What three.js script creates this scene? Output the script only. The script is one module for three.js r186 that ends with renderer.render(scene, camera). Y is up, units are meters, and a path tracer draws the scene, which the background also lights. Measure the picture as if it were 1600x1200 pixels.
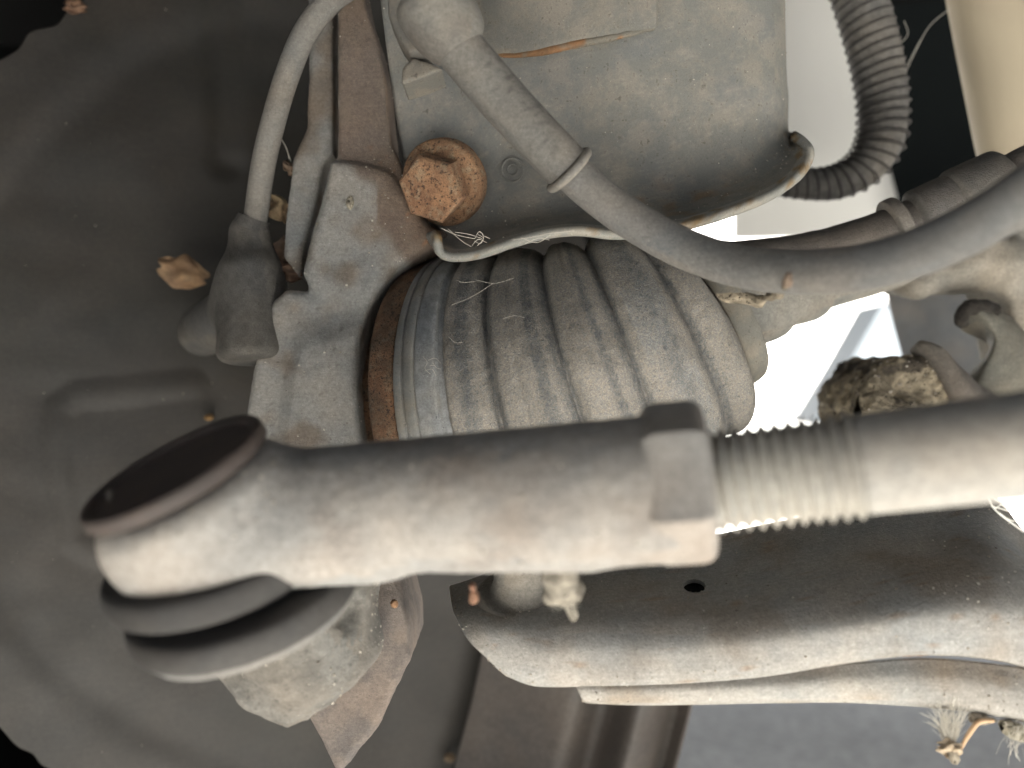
import * as THREE from 'three';
import { ImprovedNoise } from 'three/addons/math/ImprovedNoise.js';
import { mergeGeometries, mergeVertices } from 'three/addons/utils/BufferGeometryUtils.js';
import { Brush, Evaluator, SUBTRACTION } from 'three-bvh-csg';

// ------------------------------------------------------------------ camera, sky, sun, exposure
const scene = new THREE.Scene();
const EYE = new THREE.Vector3(0, 0.33, 0), F = 1186;                 // F: focal length in photo pixels (1600 wide)
const camera = new THREE.PerspectiveCamera(2 * Math.atan(600 / F) * 180 / Math.PI, 4 / 3, 0.01, 200);
camera.position.copy(EYE);
camera.focus = 0.222;
camera.userData.fStop = 6;
const renderer = new THREE.WebGLRenderer({ antialias: true });
renderer.toneMapping = THREE.LinearToneMapping;
renderer.toneMappingExposure = 16.8;
renderer.shadowMap.enabled = true;
{ // pale hazy sky, brighter and warmer at the horizon
  const W = 128, H = 64, a = new Float32Array(W * H * 4);
  for (let j = 0; j < H; j++) for (let i = 0; i < W; i++) {
    const el = Math.max(0, ((j + 0.5) / H - 0.5) * 2), t = Math.pow(el, 0.6), k = (j * W + i) * 4;
    a[k] = 0.125 - 0.065 * t; a[k + 1] = 0.128 - 0.058 * t; a[k + 2] = 0.132 - 0.042 * t; a[k + 3] = 1;
  }
  const sky = new THREE.DataTexture(a, W, H, THREE.RGBAFormat, THREE.FloatType);
  sky.mapping = THREE.EquirectangularReflectionMapping; sky.magFilter = THREE.LinearFilter; sky.needsUpdate = true;
  scene.background = sky; scene.environment = sky;
}
const sun = new THREE.DirectionalLight(new THREE.Color().setRGB(1, 0.975, 0.935), 5);
sun.position.set(0.6, 1.0, 0.8).multiplyScalar(3);
sun.castShadow = true; sun.shadow.mapSize.set(2048, 2048);
Object.assign(sun.shadow.camera, { left: -3, right: 3, top: 3, bottom: -3, near: 0.1, far: 12 });
scene.add(sun, sun.target);

// ------------------------------------------------------------------ helpers: numbers, noise, textures
let seed = 7;
const rnd = () => { seed = (seed * 1664525 + 1013904223) >>> 0; return seed / 4294967296; };
const PN = new ImprovedNoise();
const n3 = (x, y, z, s) => PN.noise(x * s + 31.7, y * s + 11.3, z * s + 57.1);
const fb = (x, y, z, s) => n3(x, y, z, s) * 0.6 + n3(x, y, z, s * 2.1) * 0.3 + n3(x, y, z, s * 4.3) * 0.15;
const clamp = (x, a = 0, b = 1) => Math.min(b, Math.max(a, x));
const sst = (a, b, x) => { const t = clamp((x - a) / (b - a)); return t * t * (3 - 2 * t); };
const mix = (a, b, t) => a + (b - a) * t;
const mixc = (a, b, t) => [mix(a[0], b[0], t), mix(a[1], b[1], t), mix(a[2], b[2], t)];
const V = (px, py, d) => new THREE.Vector3((px - 800) / F * d, EYE.y - (py - 600) / F * d, -d);
const PX = (x, z) => 800 + x / -z * F, PY = (y, z) => 600 - (y - EYE.y) / -z * F;
const vec = (x, y, z) => new THREE.Vector3(x, y, z);

const hash = (x, y, s) => { let h = (x * 374761393 + y * 668265263 + s * 974634777) | 0; h = Math.imul(h ^ (h >>> 13), 1274126177); return ((h ^ (h >>> 16)) >>> 0) / 4294967296; };
function pnoise(u, v, p, s) {                                         // value noise, periodic over the unit square
  const x = u * p, y = v * p, i = Math.floor(x), j = Math.floor(y), a = x - i, b = y - j;
  const fx = a * a * (3 - 2 * a), fy = b * b * (3 - 2 * b), i1 = (i + 1) % p, j1 = (j + 1) % p;
  return mix(mix(hash(i % p, j % p, s), hash(i1, j % p, s), fx), mix(hash(i % p, j1, s), hash(i1, j1, s), fx), fy);
}
const pf = (u, v, p, s, o = 4) => { let t = 0, a = 0.5, n = 0; for (let k = 0; k < o; k++) { t += a * pnoise(u, v, p << k, s + k); n += a; a *= 0.55; } return t / n; };
function tex(size, f, srgb) {
  const d = new Uint8Array(size * size * 4);
  for (let j = 0; j < size; j++) for (let i = 0; i < size; i++) {
    const c = f((i + 0.5) / size, (j + 0.5) / size), k = (j * size + i) * 4;
    d[k] = clamp(c[0], 0, 1) * 255; d[k + 1] = clamp(c[1], 0, 1) * 255; d[k + 2] = clamp(c[2], 0, 1) * 255; d[k + 3] = 255;
  }
  const t = new THREE.DataTexture(d, size, size);
  t.wrapS = t.wrapT = THREE.RepeatWrapping; t.magFilter = THREE.LinearFilter; t.minFilter = THREE.LinearMipmapLinearFilter; t.generateMipmaps = true;
  if (srgb) t.colorSpace = THREE.SRGBColorSpace;
  t.needsUpdate = true; return t;
}
const tile = (t, m) => { const c = t.clone(); c.repeat.set(1 / m, 1 / m); c.needsUpdate = true; return c; };   // one repeat every m metres
const T = {};
T.dust = tex(1024, (u, v) => {                                        // dusty film: mottles, grains, pale hairs and dark pits
  const a = pf(u, v, 6, 1, 6), b = pnoise(u, v, 256, 20), c = pf(u, v, 40, 30, 3), h = Math.abs(pf(u, v, 14, 40, 3) - 0.5);
  let g = 0.80 + 0.18 * (a - 0.5) + 0.20 * (c - 0.5) + 0.11 * (b - 0.5);
  if (h < 0.003 && c > 0.56) g += 0.07;
  const pit = pnoise(u, v, 150, 51); if (pit > 0.93) g -= 0.28 * (pit - 0.93) / 0.07;
  if (hash(Math.floor(u * 340), Math.floor(v * 340), 5) > 0.9985) g += 0.2;
  const w = 0.05 * (a - 0.5);
  return [g + w, g, g - w * 1.6];
}, true);
T.rust = tex(1024, (u, v) => {
  const a = pf(u, v, 7, 61, 5), b = pf(u, v, 50, 70, 3), g = pnoise(u, v, 200, 80);
  let c = mixc([0.58, 0.41, 0.30], [0.74, 0.53, 0.38], clamp(a * 2.2 - 0.55));
  c = mixc(c, [0.74, 0.64, 0.52], clamp((pf(u, v, 18, 90, 4) - 0.5) * 3.2) * 0.6);
  c = mixc(c, [0.26, 0.19, 0.15], clamp((b - 0.60) * 5) * 0.8);
  const k = 0.9 + 0.28 * (g - 0.5); return [c[0] * k, c[1] * k, c[2] * k];
}, true);
T.grain = tex(512, (u, v) => { const g = 0.5 * pf(u, v, 128, 101, 2) + 0.3 * pf(u, v, 40, 103, 3) + 0.2 * pf(u, v, 10, 105, 3); return [g, g, g]; });
T.sand = tex(1024, (u, v) => { // fine grit lying on rubber
  const a = pf(u, v, 8, 141, 5), b = pnoise(u, v, 420, 143), c = pnoise(u, v, 190, 145); let g = 0.76 + 0.20 * (a - 0.5) + 0.20 * (b - 0.5) + 0.10 * (c - 0.5);
  if (b > 0.92) g += 0.10; if (c < 0.07) g -= 0.10; const w = 0.10 * (c - 0.4); return [g + w * 0.4, g, g - w * 0.5]; }, true);
T.fine = tex(1024, (u, v) => { // even fine dust, a few streaks, scuffs and pits
  const a = pf(u, v, 5, 181, 4), c = pf(u, v, 90, 183, 3), b = pnoise(u, v, 280, 185), st = pnoise(u, v * 9 % 1, 24, 187); let g = 0.80 + 0.10 * (a - 0.5) + 0.14 * (c - 0.5) + 0.10 * (b - 0.5) + 0.05 * (st - 0.5);
  const pit = pnoise(u, v, 120, 189); if (pit > 0.94) g -= 3.2 * (pit - 0.94); const h = Math.abs(pf(u, v, 16, 191, 3) - 0.5); if (h < 0.004 && c > 0.52) g += 0.08; if (hash(Math.floor(u * 320), Math.floor(v * 320), 7) > 0.9985) g += 0.16;
  const w = 0.06 * (a - 0.5); return [g + w, g, g - w]; }, true);
T.plate = tex(1024, (u, v) => { // old grey primer with dust rubbed into it
  const a = pf(u, v, 9, 161, 6), b = pf(u, v, 60, 167, 3), f = pnoise(u, v, 300, 171); let c = mixc([0.74, 0.75, 0.745], [0.84, 0.825, 0.795], clamp((a - 0.5) * 3.0 + 0.5 + (b - 0.5) * 1.4));
  let k = 1 + 0.10 * (f - 0.5); if (b > 0.70) k -= (b - 0.70) * 1.2; if (hash(Math.floor(u * 300), Math.floor(v * 300), 9) > 0.9982) k += 0.22; const h = Math.abs(pf(u, v, 22, 175, 3) - 0.5); if (h < 0.006 && b > 0.5) k += 0.09;
  return [c[0] * k, c[1] * k, c[2] * k]; }, true);
T.lump = tex(512, (u, v) => { const a = pf(u, v, 10, 111, 5), p = pnoise(u, v, 60, 119); const g = a * 0.8 + 0.2 - (p > 0.8 ? (p - 0.8) * 2.2 : 0); return [g, g, g]; });
T.lumpc = tex(512, (u, v) => { const a = pf(u, v, 10, 111, 5), p = pnoise(u, v, 60, 119); let g = 0.62 + 0.5 * (a - 0.4); if (p > 0.8) g -= (p - 0.8) * 2.2; return [g * 1.02, g, g * 0.96]; }, true);
T.floor = tex(1024, (u, v) => { const a = pf(u, v, 5, 131, 6), b = pnoise(u, v, 300, 133), g = 0.78 + 0.28 * (a - 0.5) + 0.12 * (b - 0.5); return [g, g, g * 0.99]; }, true);

const std = (o, map, mapTile, bump, bumpTile, bumpScale) => {
  const m = new THREE.MeshStandardMaterial({ vertexColors: true, roughness: 0.85, metalness: 0, ...o });
  if (map) m.map = tile(map, mapTile);
  if (bump) { m.bumpMap = tile(bump, bumpTile); m.bumpScale = bumpScale; }
  return m;
};
const M = {
  cast: std({ roughness: 0.88 }, T.fine, 0.07, T.grain, 0.03, 0.0003),
  rod: std({ roughness: 0.9 }, T.fine, 0.08, T.grain, 0.04, 0.00022),
  plate: std({ roughness: 0.72 }, T.plate, 0.06, T.grain, 0.03, 0.00012),
  rust: std({ roughness: 0.95 }, T.rust, 0.03, T.grain, 0.02, 0.0004),
  rubber: std({ roughness: 0.82 }, T.dust, 0.08, T.grain, 0.022, 0.00035),
  boot: std({ roughness: 0.9 }, T.sand, 0.07, T.sand, 0.07, 0.0003),
  hose: std({ roughness: 0.8 }, T.fine, 0.07, T.grain, 0.04, 0.0001),
  shield: std({ roughness: 0.6 }, T.fine, 0.11, T.grain, 0.06, 0.0001),
  lump: std({ roughness: 0.98 }, T.lumpc, 0.03, T.lump, 0.03, 0.0018),
  floor: std({ roughness: 0.95, vertexColors: false, color: new THREE.Color().setRGB(0.555, 0.545, 0.525) }, T.floor, 1.3, T.grain, 0.3, 0.001),
  web: std({ roughness: 0.8 }), black: new THREE.MeshPhysicalMaterial({ vertexColors: true, roughness: 1, specularIntensity: 0.1 }), smooth: std({ roughness: 0.7 }, null, 1, T.grain, 0.04, 0.0001),
  leaf: std({ roughness: 0.9, side: THREE.DoubleSide }, T.dust, 0.03),
};

// ------------------------------------------------------------------ helpers: geometry
const P3 = (a) => (Array.isArray(a) ? V(a[0], a[1], a[2]) : a);
function geo(pos, idx, smooth = true) {
  const g = new THREE.BufferGeometry();
  g.setAttribute('position', new THREE.Float32BufferAttribute(pos, 3)); g.setIndex(idx);
  if (smooth) g.computeVertexNormals();
  return g;
}
// smooth solid from a grid of surface points: back side th behind it, half-round edges; wrap = the grid closes on itself in j
function solidify(grid, th, wrap = false, star = false) {
  const nu = grid.length, nv = grid[0].length, pos = [], idx = [], N = [];
  const at = (i, j) => grid[clamp(i, 0, nu - 1)][wrap ? (j + nv) % nv : clamp(j, 0, nv - 1)];
  for (let i = 0; i < nu; i++) { N.push([]); for (let j = 0; j < nv; j++) {
    const ii = star && i === 0 ? 1 : i;
    const a = at(ii + 1, j).clone().sub(at(ii - 1, j)), b = at(ii, j + 1).clone().sub(at(ii, j - 1));
    const n = a.cross(b).normalize(); if (!isFinite(n.x) || n.lengthSq() < 0.5) n.set(0, 0, 1);
    N[i].push(n);
  } }
  // make the normals face the eye's side of the sheet (all builders give the seen side)
  let s = 0; for (let i = 0; i < nu; i += 3) for (let j = 0; j < nv; j += 3) s += N[i][j].dot(EYE.clone().sub(grid[i][j]).normalize());
  const flip = s < 0; if (flip) N.forEach((r) => r.forEach((n) => n.negate()));
  const put = (p) => (pos.push(p.x, p.y, p.z), pos.length / 3 - 1);
  const f = [], bk = [];
  for (let i = 0; i < nu; i++) { f.push([]); bk.push([]); for (let j = 0; j < nv; j++) { f[i].push(put(grid[i][j])); bk[i].push(put(grid[i][j].clone().addScaledVector(N[i][j], -th))); } }
  const quad = (a, b, c, d, fl) => { if (fl) idx.push(a, c, b, b, c, d); else idx.push(a, b, c, b, d, c); };   // a-b along i, a-c along j
  const jn = wrap ? nv : nv - 1;
  for (let i = 0; i < nu - 1; i++) for (let j = 0; j < jn; j++) {
    const k = (j + 1) % nv;
    quad(f[i][j], f[i + 1][j], f[i][k], f[i + 1][k], flip); quad(bk[i][j], bk[i + 1][j], bk[i][k], bk[i + 1][k], !flip);
  }
  const rim = (list, inner, closed) => {                               // list of [i, j] along the edge, inner gives the neighbour inside
    const n = list.length, loop = list.map(([i, j], q) => {
      const p = grid[i][j], nn = N[i][j], [ii, jj] = inner(i, j), o = p.clone().sub(grid[ii][jj]).normalize(); o.addScaledVector(nn, -o.dot(nn)).normalize();
      const r = [f[i][j]];
      for (let k = 1; k < 4; k++) { const a = Math.PI * k / 4; r.push(put(p.clone().addScaledVector(nn, -th / 2 + Math.cos(a) * th / 2).addScaledVector(o, Math.sin(a) * th / 2))); }
      r.push(bk[i][j]); return r;
    });
    for (let q = 0; q < (closed ? n : n - 1); q++) for (let k = 0; k < 4; k++) { const A = loop[q], B = loop[(q + 1) % n]; idx.push(A[k], A[k + 1], B[k], B[k], A[k + 1], B[k + 1]); }
    return loop;
  };
  if (wrap) { const l = []; for (let j = 0; j < nv; j++) l.push([nu - 1, j]); rim(l, (i, j) => [i - 1, j], true); }
  else {
    const l = [];
    for (let j = 0; j < nv; j++) l.push([0, j, 'a']); for (let i = 1; i < nu; i++) l.push([i, nv - 1, 'b']);
    for (let j = nv - 2; j >= 0; j--) l.push([nu - 1, j, 'c']); for (let i = nu - 2; i > 0; i--) l.push([i, 0, 'd']);
    rim(l, (i, j) => [clamp(i, 1, nu - 2), clamp(j, 1, nv - 2)], true);
  }
  // rim windings may be inward: the renderer draws both sides, normals are set by a consistent pass
  const g = geo(pos, idx, false); fixRim(g, N, f, bk, nu, nv); return g;
}
function fixRim(g, N, f, bk, nu, nv) {                                   // normals: known on both faces, from the centre line of the edge elsewhere
  const p = g.attributes.position, n = new Float32Array(p.count * 3), known = new Uint8Array(p.count);
  for (let i = 0; i < nu; i++) for (let j = 0; j < nv; j++) for (const [k, s] of [[f[i][j], 1], [bk[i][j], -1]]) { n[3 * k] = N[i][j].x * s; n[3 * k + 1] = N[i][j].y * s; n[3 * k + 2] = N[i][j].z * s; known[k] = 1; }
  const first = 2 * nu * nv;                                           // rim points come after, three per edge point
  const ix = g.index.array, a = vec(), b = vec(), c = vec();
  for (let m = first; m < p.count; m += 3) {
    const A = vec().fromBufferAttribute(p, m), B = vec().fromBufferAttribute(p, m + 1), C = vec().fromBufferAttribute(p, m + 2), mid = A.clone().add(C).multiplyScalar(0.5);
    const o = B.clone().sub(mid).normalize(), w = A.clone().sub(C).normalize();
    for (const [k, q] of [[m, o.clone().multiplyScalar(0.7).addScaledVector(w, 0.7)], [m + 1, o], [m + 2, o.clone().multiplyScalar(0.7).addScaledVector(w, -0.7)]]) { n[3 * k] = q.x; n[3 * k + 1] = q.y; n[3 * k + 2] = q.z; }
  }
  g.setAttribute('normal', new THREE.BufferAttribute(n, 3));
  for (let t = 0; t < ix.length; t += 3) {                             // windings follow the normals
    a.fromBufferAttribute(p, ix[t]); b.fromBufferAttribute(p, ix[t + 1]); c.fromBufferAttribute(p, ix[t + 2]);
    const fn = b.sub(a).cross(c.sub(a)); let s = 0;
    for (let q = 0; q < 3; q++) s += fn.x * n[3 * ix[t + q]] + fn.y * n[3 * ix[t + q] + 1] + fn.z * n[3 * ix[t + q] + 2];
    if (s < 0) { const k = ix[t + 1]; ix[t + 1] = ix[t + 2]; ix[t + 2] = k; }
  }
}
const curve = (pts, tension = 0.5, closed = false) => new THREE.CatmullRomCurve3(pts, closed, 'centripetal', tension);
// rows: lists of [px, py, depth] of equal length; smooth surface through them, th thick
function sheet(rows, th, nu = 40, nv = 60, relief) {
  const across = rows.map((r) => curve(r.map(P3)).getSpacedPoints ? curve(r.map(P3)) : null);
  const cols = []; for (let j = 0; j <= nv; j++) cols.push(curve(across.map((c) => c.getPoint(j / nv))));
  const grid = []; for (let i = 0; i <= nu; i++) { grid.push([]); for (let j = 0; j <= nv; j++) { const p = cols[j].getPoint(i / nu); if (relief) relief(p, i / nu, j / nv); grid[i].push(p); } }
  return solidify(grid, th);
}
// plate with a traced outline on a surface depth(px, py): star-shaped about c
function starPlate(c, outline, depth, th, nr = 40, nt = 220, smooth = true, relief) {
  const o = outline.map(([x, y]) => vec(x, y, 0)), n = o.length;
  const cv = smooth ? new THREE.CatmullRomCurve3(o, true, 'centripetal') : null, grid = [];
  const edge = []; 
  if (cv) for (let j = 0; j < nt; j++) edge.push(cv.getPointAt(j / nt));
  else { const path = new THREE.CurvePath(); for (let i = 0; i < n; i++) path.add(new THREE.LineCurve3(o[i], o[(i + 1) % n])); for (let j = 0; j < nt; j++) edge.push(path.getPointAt(j / nt)); }
  for (let i = 0; i <= nr; i++) { grid.push([]); const s = 0.002 + 0.998 * Math.pow(i / nr, 0.8); for (let j = 0; j < nt; j++) {
    const x = mix(c[0], edge[j].x, s), y = mix(c[1], edge[j].y, s); let d = depth(x, y); if (relief) d += relief(x, y, s);
    grid[i].push(V(x, y, d));
  } }
  return solidify(grid, th, true, true);
}
function sweep(pts, radii, { seg = 120, rad = 28, prof, caps = true } = {}) {
  const c = curve(pts.map(P3)), fr = c.computeFrenetFrames(seg, false), pos = [], idx = [];
  const R = (t) => { const x = t * (radii.length - 1), i = Math.min(radii.length - 2, Math.floor(x)), a = x - i, b = a * a * (3 - 2 * a); return mix(radii[i], radii[i + 1], b); };
  for (let i = 0; i <= seg; i++) { const t = i / seg, p = c.getPointAt(t);
    for (let j = 0; j < rad; j++) { const a = j / rad * 2 * Math.PI, r = R(t) * (prof ? prof(t, a) : 1);
      const q = p.clone().addScaledVector(fr.normals[i], Math.cos(a) * r).addScaledVector(fr.binormals[i], Math.sin(a) * r); pos.push(q.x, q.y, q.z); } }
  for (let i = 0; i < seg; i++) for (let j = 0; j < rad; j++) { const a = i * rad + j, b = i * rad + (j + 1) % rad, d = a + rad, e = b + rad; idx.push(a, b, d, b, e, d); }
  if (caps) for (const [i, s] of [[0, 1], [seg, -1]]) { const p = c.getPointAt(i / seg), k = pos.length / 3; pos.push(p.x, p.y, p.z);
    const k0 = k + 1; for (let j = 0; j < rad; j++) { const q = (i * rad + j) * 3; pos.push(pos[q], pos[q + 1], pos[q + 2]); }
    for (let j = 0; j < rad; j++) { const a = k0 + j, b = k0 + (j + 1) % rad; if (s > 0) idx.push(k, b, a); else idx.push(k, a, b); } }
  return geo(pos, idx);
}
// a turned body: profile [s, r] along dir from o
function turned(o, dir, profile, seg = 72, squash) {
  const g = new THREE.LatheGeometry(profile.map(([s, r]) => new THREE.Vector2(Math.max(r, 1e-5), s)), seg);
  const q = new THREE.Quaternion().setFromUnitVectors(vec(0, 1, 0), dir.clone().normalize());
  g.applyQuaternion(q).translate(o.x, o.y, o.z); return g;
}
const roundProf = (pts, k = 6) => { // rounds the corners of a turned profile
  const c = new THREE.CatmullRomCurve3(pts.map(([s, r]) => vec(s, r, 0)), false, 'centripetal'); return c.getPoints(pts.length * k).map((p) => [p.x, Math.max(0, p.y)]);
};
function prism(o, dir, sides, r, h, bev, turn = 0, up = vec(0, 1, 0)) {
  const s = new THREE.Shape(); for (let i = 0; i < sides; i++) { const a = turn + i / sides * 2 * Math.PI; i ? s.lineTo(Math.cos(a) * r, Math.sin(a) * r) : s.moveTo(r * Math.cos(a), r * Math.sin(a)); }
  s.closePath();
  const g = new THREE.ExtrudeGeometry(s, { depth: h - 2 * bev, bevelEnabled: true, bevelThickness: bev, bevelSize: bev, bevelOffset: -bev, bevelSegments: 3 });
  g.translate(0, 0, bev);
  const z = dir.clone().normalize(), x = up.clone().cross(z).normalize(), y = z.clone().cross(x);
  g.applyMatrix4(new THREE.Matrix4().makeBasis(x, y, z)).translate(o.x, o.y, o.z); return g;
}
// surface nets of a distance field
function nets(sdf, lo, hi, h) {
  const nx = Math.ceil((hi.x - lo.x) / h) + 1, ny = Math.ceil((hi.y - lo.y) / h) + 1, nz = Math.ceil((hi.z - lo.z) / h) + 1;
  const D = new Float32Array(nx * ny * nz).fill(9), I = (i, j, k) => (k * ny + j) * nx + i, B = 4;
  for (let k = 0; k < nz; k += B) for (let j = 0; j < ny; j += B) for (let i = 0; i < nx; i += B) {   // coarse first: far blocks keep one value
    const c = sdf(lo.x + (i + 1.5) * h, lo.y + (j + 1.5) * h, lo.z + (k + 1.5) * h), far = Math.abs(c) > h * 6.5;
    for (let kk = k; kk < Math.min(nz, k + B); kk++) for (let jj = j; jj < Math.min(ny, j + B); jj++) for (let ii = i; ii < Math.min(nx, i + B); ii++)
      D[I(ii, jj, kk)] = far ? c : sdf(lo.x + ii * h, lo.y + jj * h, lo.z + kk * h);
  }
  const id = new Int32Array(nx * ny * nz).fill(-1), pos = [], idx = [];
  for (let k = 0; k < nz - 1; k++) for (let j = 0; j < ny - 1; j++) for (let i = 0; i < nx - 1; i++) {
    let m = 0, sx = 0, sy = 0, sz = 0, n = 0; const v = [];
    for (let q = 0; q < 8; q++) { v[q] = D[I(i + (q & 1), j + (q >> 1 & 1), k + (q >> 2))]; if (v[q] < 0) m |= 1 << q; }
    if (!m || m === 255) continue;
    for (let a = 0; a < 8; a++) for (const b of [1, 2, 4]) if (!(a & b)) { const e = a | b; if ((v[a] < 0) !== (v[e] < 0)) { const t = v[a] / (v[a] - v[e]); sx += (a & 1) + (b === 1 ? t : 0); sy += (a >> 1 & 1) + (b === 2 ? t : 0); sz += (a >> 2) + (b === 4 ? t : 0); n++; } }
    id[I(i, j, k)] = pos.length / 3; pos.push(lo.x + (i + sx / n) * h, lo.y + (j + sy / n) * h, lo.z + (k + sz / n) * h);
  }
  const q4 = (a, b, c, d, fl) => { if (Math.min(a, b, c, d) < 0) return; fl ? idx.push(a, b, c, a, c, d) : idx.push(a, c, b, a, d, c); };
  for (let k = 1; k < nz - 1; k++) for (let j = 1; j < ny - 1; j++) for (let i = 1; i < nx - 1; i++) {
    const s = D[I(i, j, k)] < 0;
    if (s !== D[I(i + 1, j, k)] < 0) q4(id[I(i, j - 1, k - 1)], id[I(i, j, k - 1)], id[I(i, j, k)], id[I(i, j - 1, k)], s);
    if (s !== D[I(i, j + 1, k)] < 0) q4(id[I(i - 1, j, k - 1)], id[I(i - 1, j, k)], id[I(i, j, k)], id[I(i, j, k - 1)], s);
    if (s !== D[I(i, j, k + 1)] < 0) q4(id[I(i - 1, j - 1, k)], id[I(i, j - 1, k)], id[I(i, j, k)], id[I(i - 1, j, k)], s);
  }
  return geo(pos, idx);
}
const smin = (a, b, k) => { const h = clamp(0.5 + 0.5 * (b - a) / k); return mix(b, a, h) - k * h * (1 - h); };
const smax = (a, b, k) => -smin(-a, -b, k);
const poly2 = (pts, d) => pts.map(([x, y]) => [(x - 800) / F * d, EYE.y - (y - 600) / F * d]);   // outline in metres on the plane at depth d
function sdPoly(v, x, y) {
  let d = 1e9, s = 1;
  for (let i = 0, j = v.length - 1; i < v.length; j = i, i++) {
    const ex = v[j][0] - v[i][0], ey = v[j][1] - v[i][1], wx = x - v[i][0], wy = y - v[i][1], t = clamp((wx * ex + wy * ey) / (ex * ex + ey * ey)), bx = wx - ex * t, by = wy - ey * t;
    d = Math.min(d, bx * bx + by * by);
    const a = y >= v[i][1], b = y < v[j][1], c = ex * wy > ey * wx; if ((a && b && c) || (!a && !b && !c)) s = -s;
  }
  return s * Math.sqrt(d);
}
const extr = (v, z0, z1, r) => (x, y, z) => { // outline between z0 (far) and z1 (near), edges rounded by r
  const a = sdPoly(v, x, y) + r, b = Math.abs(z - (z0 + z1) / 2) - (z1 - z0) / 2 + r; return Math.min(Math.max(a, b), 0) + Math.hypot(Math.max(a, 0), Math.max(b, 0)) - r; };
const caps = (a, b, r1, r2) => { const d = b.clone().sub(a), L = d.lengthSq(); return (x, y, z) => { const t = clamp(((x - a.x) * d.x + (y - a.y) * d.y + (z - a.z) * d.z) / L); return Math.hypot(x - a.x - d.x * t, y - a.y - d.y * t, z - a.z - d.z * t) - mix(r1, r2, t); }; };
const cyl = (a, b, r1, r2, rd) => { const d = b.clone().sub(a), L = d.length(); d.divideScalar(L); return (x, y, z) => { const s = (x - a.x) * d.x + (y - a.y) * d.y + (z - a.z) * d.z, q = Math.sqrt(Math.max(0, (x - a.x) ** 2 + (y - a.y) ** 2 + (z - a.z) ** 2 - s * s)); const u = q - mix(r1, r2, clamp(s / L)) + rd, w = Math.abs(s - L / 2) - L / 2 + rd; return Math.min(Math.max(u, w), 0) + Math.hypot(Math.max(u, 0), Math.max(w, 0)) - rd; }; };

// uv in metres by the main direction of each face, and vertex colours
function finish(g, color, bumpy) {
  if (bumpy) { const p = g.attributes.position, n = g.attributes.normal; for (let i = 0; i < p.count; i++) { const k = bumpy(p.getX(i), p.getY(i), p.getZ(i)); p.setXYZ(i, p.getX(i) + n.getX(i) * k, p.getY(i) + n.getY(i) * k, p.getZ(i) + n.getZ(i) * k); } g.computeVertexNormals(); }
  if (g.index) g = g.toNonIndexed();
  const p = g.attributes.position, uv = new Float32Array(p.count * 2), a = vec(), b = vec(), c = vec();
  for (let t = 0; t < p.count; t += 3) {
    a.fromBufferAttribute(p, t); b.fromBufferAttribute(p, t + 1); c.fromBufferAttribute(p, t + 2);
    const n = b.clone().sub(a).cross(c.clone().sub(a)), x = Math.abs(n.x), y = Math.abs(n.y), z = Math.abs(n.z);
    [a, b, c].forEach((q, k) => { const i = (t + k) * 2; if (z >= x && z >= y) { uv[i] = q.x; uv[i + 1] = q.y; } else if (x >= y) { uv[i] = q.z + 0.31; uv[i + 1] = q.y; } else { uv[i] = q.x; uv[i + 1] = q.z + 0.17; } });
  }
  g.setAttribute('uv', new THREE.BufferAttribute(uv, 2));
  const col = new Float32Array(p.count * 3);
  for (let i = 0; i < p.count; i++) { const k = typeof color === 'function' ? color(p.getX(i), p.getY(i), p.getZ(i)) : color || [1, 1, 1]; col[3 * i] = k[0]; col[3 * i + 1] = k[1]; col[3 * i + 2] = k[2]; }
  g.setAttribute('color', new THREE.BufferAttribute(col, 3));
  for (const k of Object.keys(g.attributes)) if (!['position', 'normal', 'uv', 'color'].includes(k)) g.deleteAttribute(k);
  return g;
}
const used = {};
const numbered = (n) => { const k = used[n] = (used[n] ?? -1) + 1; return k ? `${n}_${String(k).padStart(3, '0')}` : n; };
function thing(name, label, category, at, group) {
  const o = new THREE.Group(); o.name = numbered(name); if (at) o.position.copy(P3(at));
  o.userData = { label, category }; if (group) o.userData.group = group; scene.add(o); return o;
}
function part(name, g, m, parent, label) {                            // geometry is given in world space; parts sit under their thing
  const o = new THREE.Mesh(g, m); o.name = name; o.castShadow = o.receiveShadow = true;
  if (parent) { const off = vec(); let p = parent; while (p) { off.add(p.position); p = p.parent === scene ? null : p.parent; } g.translate(-off.x, -off.y, -off.z); parent.add(o); } else scene.add(o);
  if (label) o.userData.label = label;
  return o;
}
function single(name, g, m, label, category, group) {                  // a thing that is one mesh
  g.computeBoundingBox(); const c = g.boundingBox.getCenter(vec()); c.y = g.boundingBox.min.y; g.translate(-c.x, -c.y, -c.z);
  const o = part(numbered(name), g, m, null); o.position.copy(c); o.userData = { label, category }; if (group) o.userData.group = group; return o;
}
const blotch = (a, b, s, lo = -0.1, hi = 0.25) => (x, y, z) => mixc(a, b, sst(lo, hi, fb(x, y, z, s)));

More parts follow.
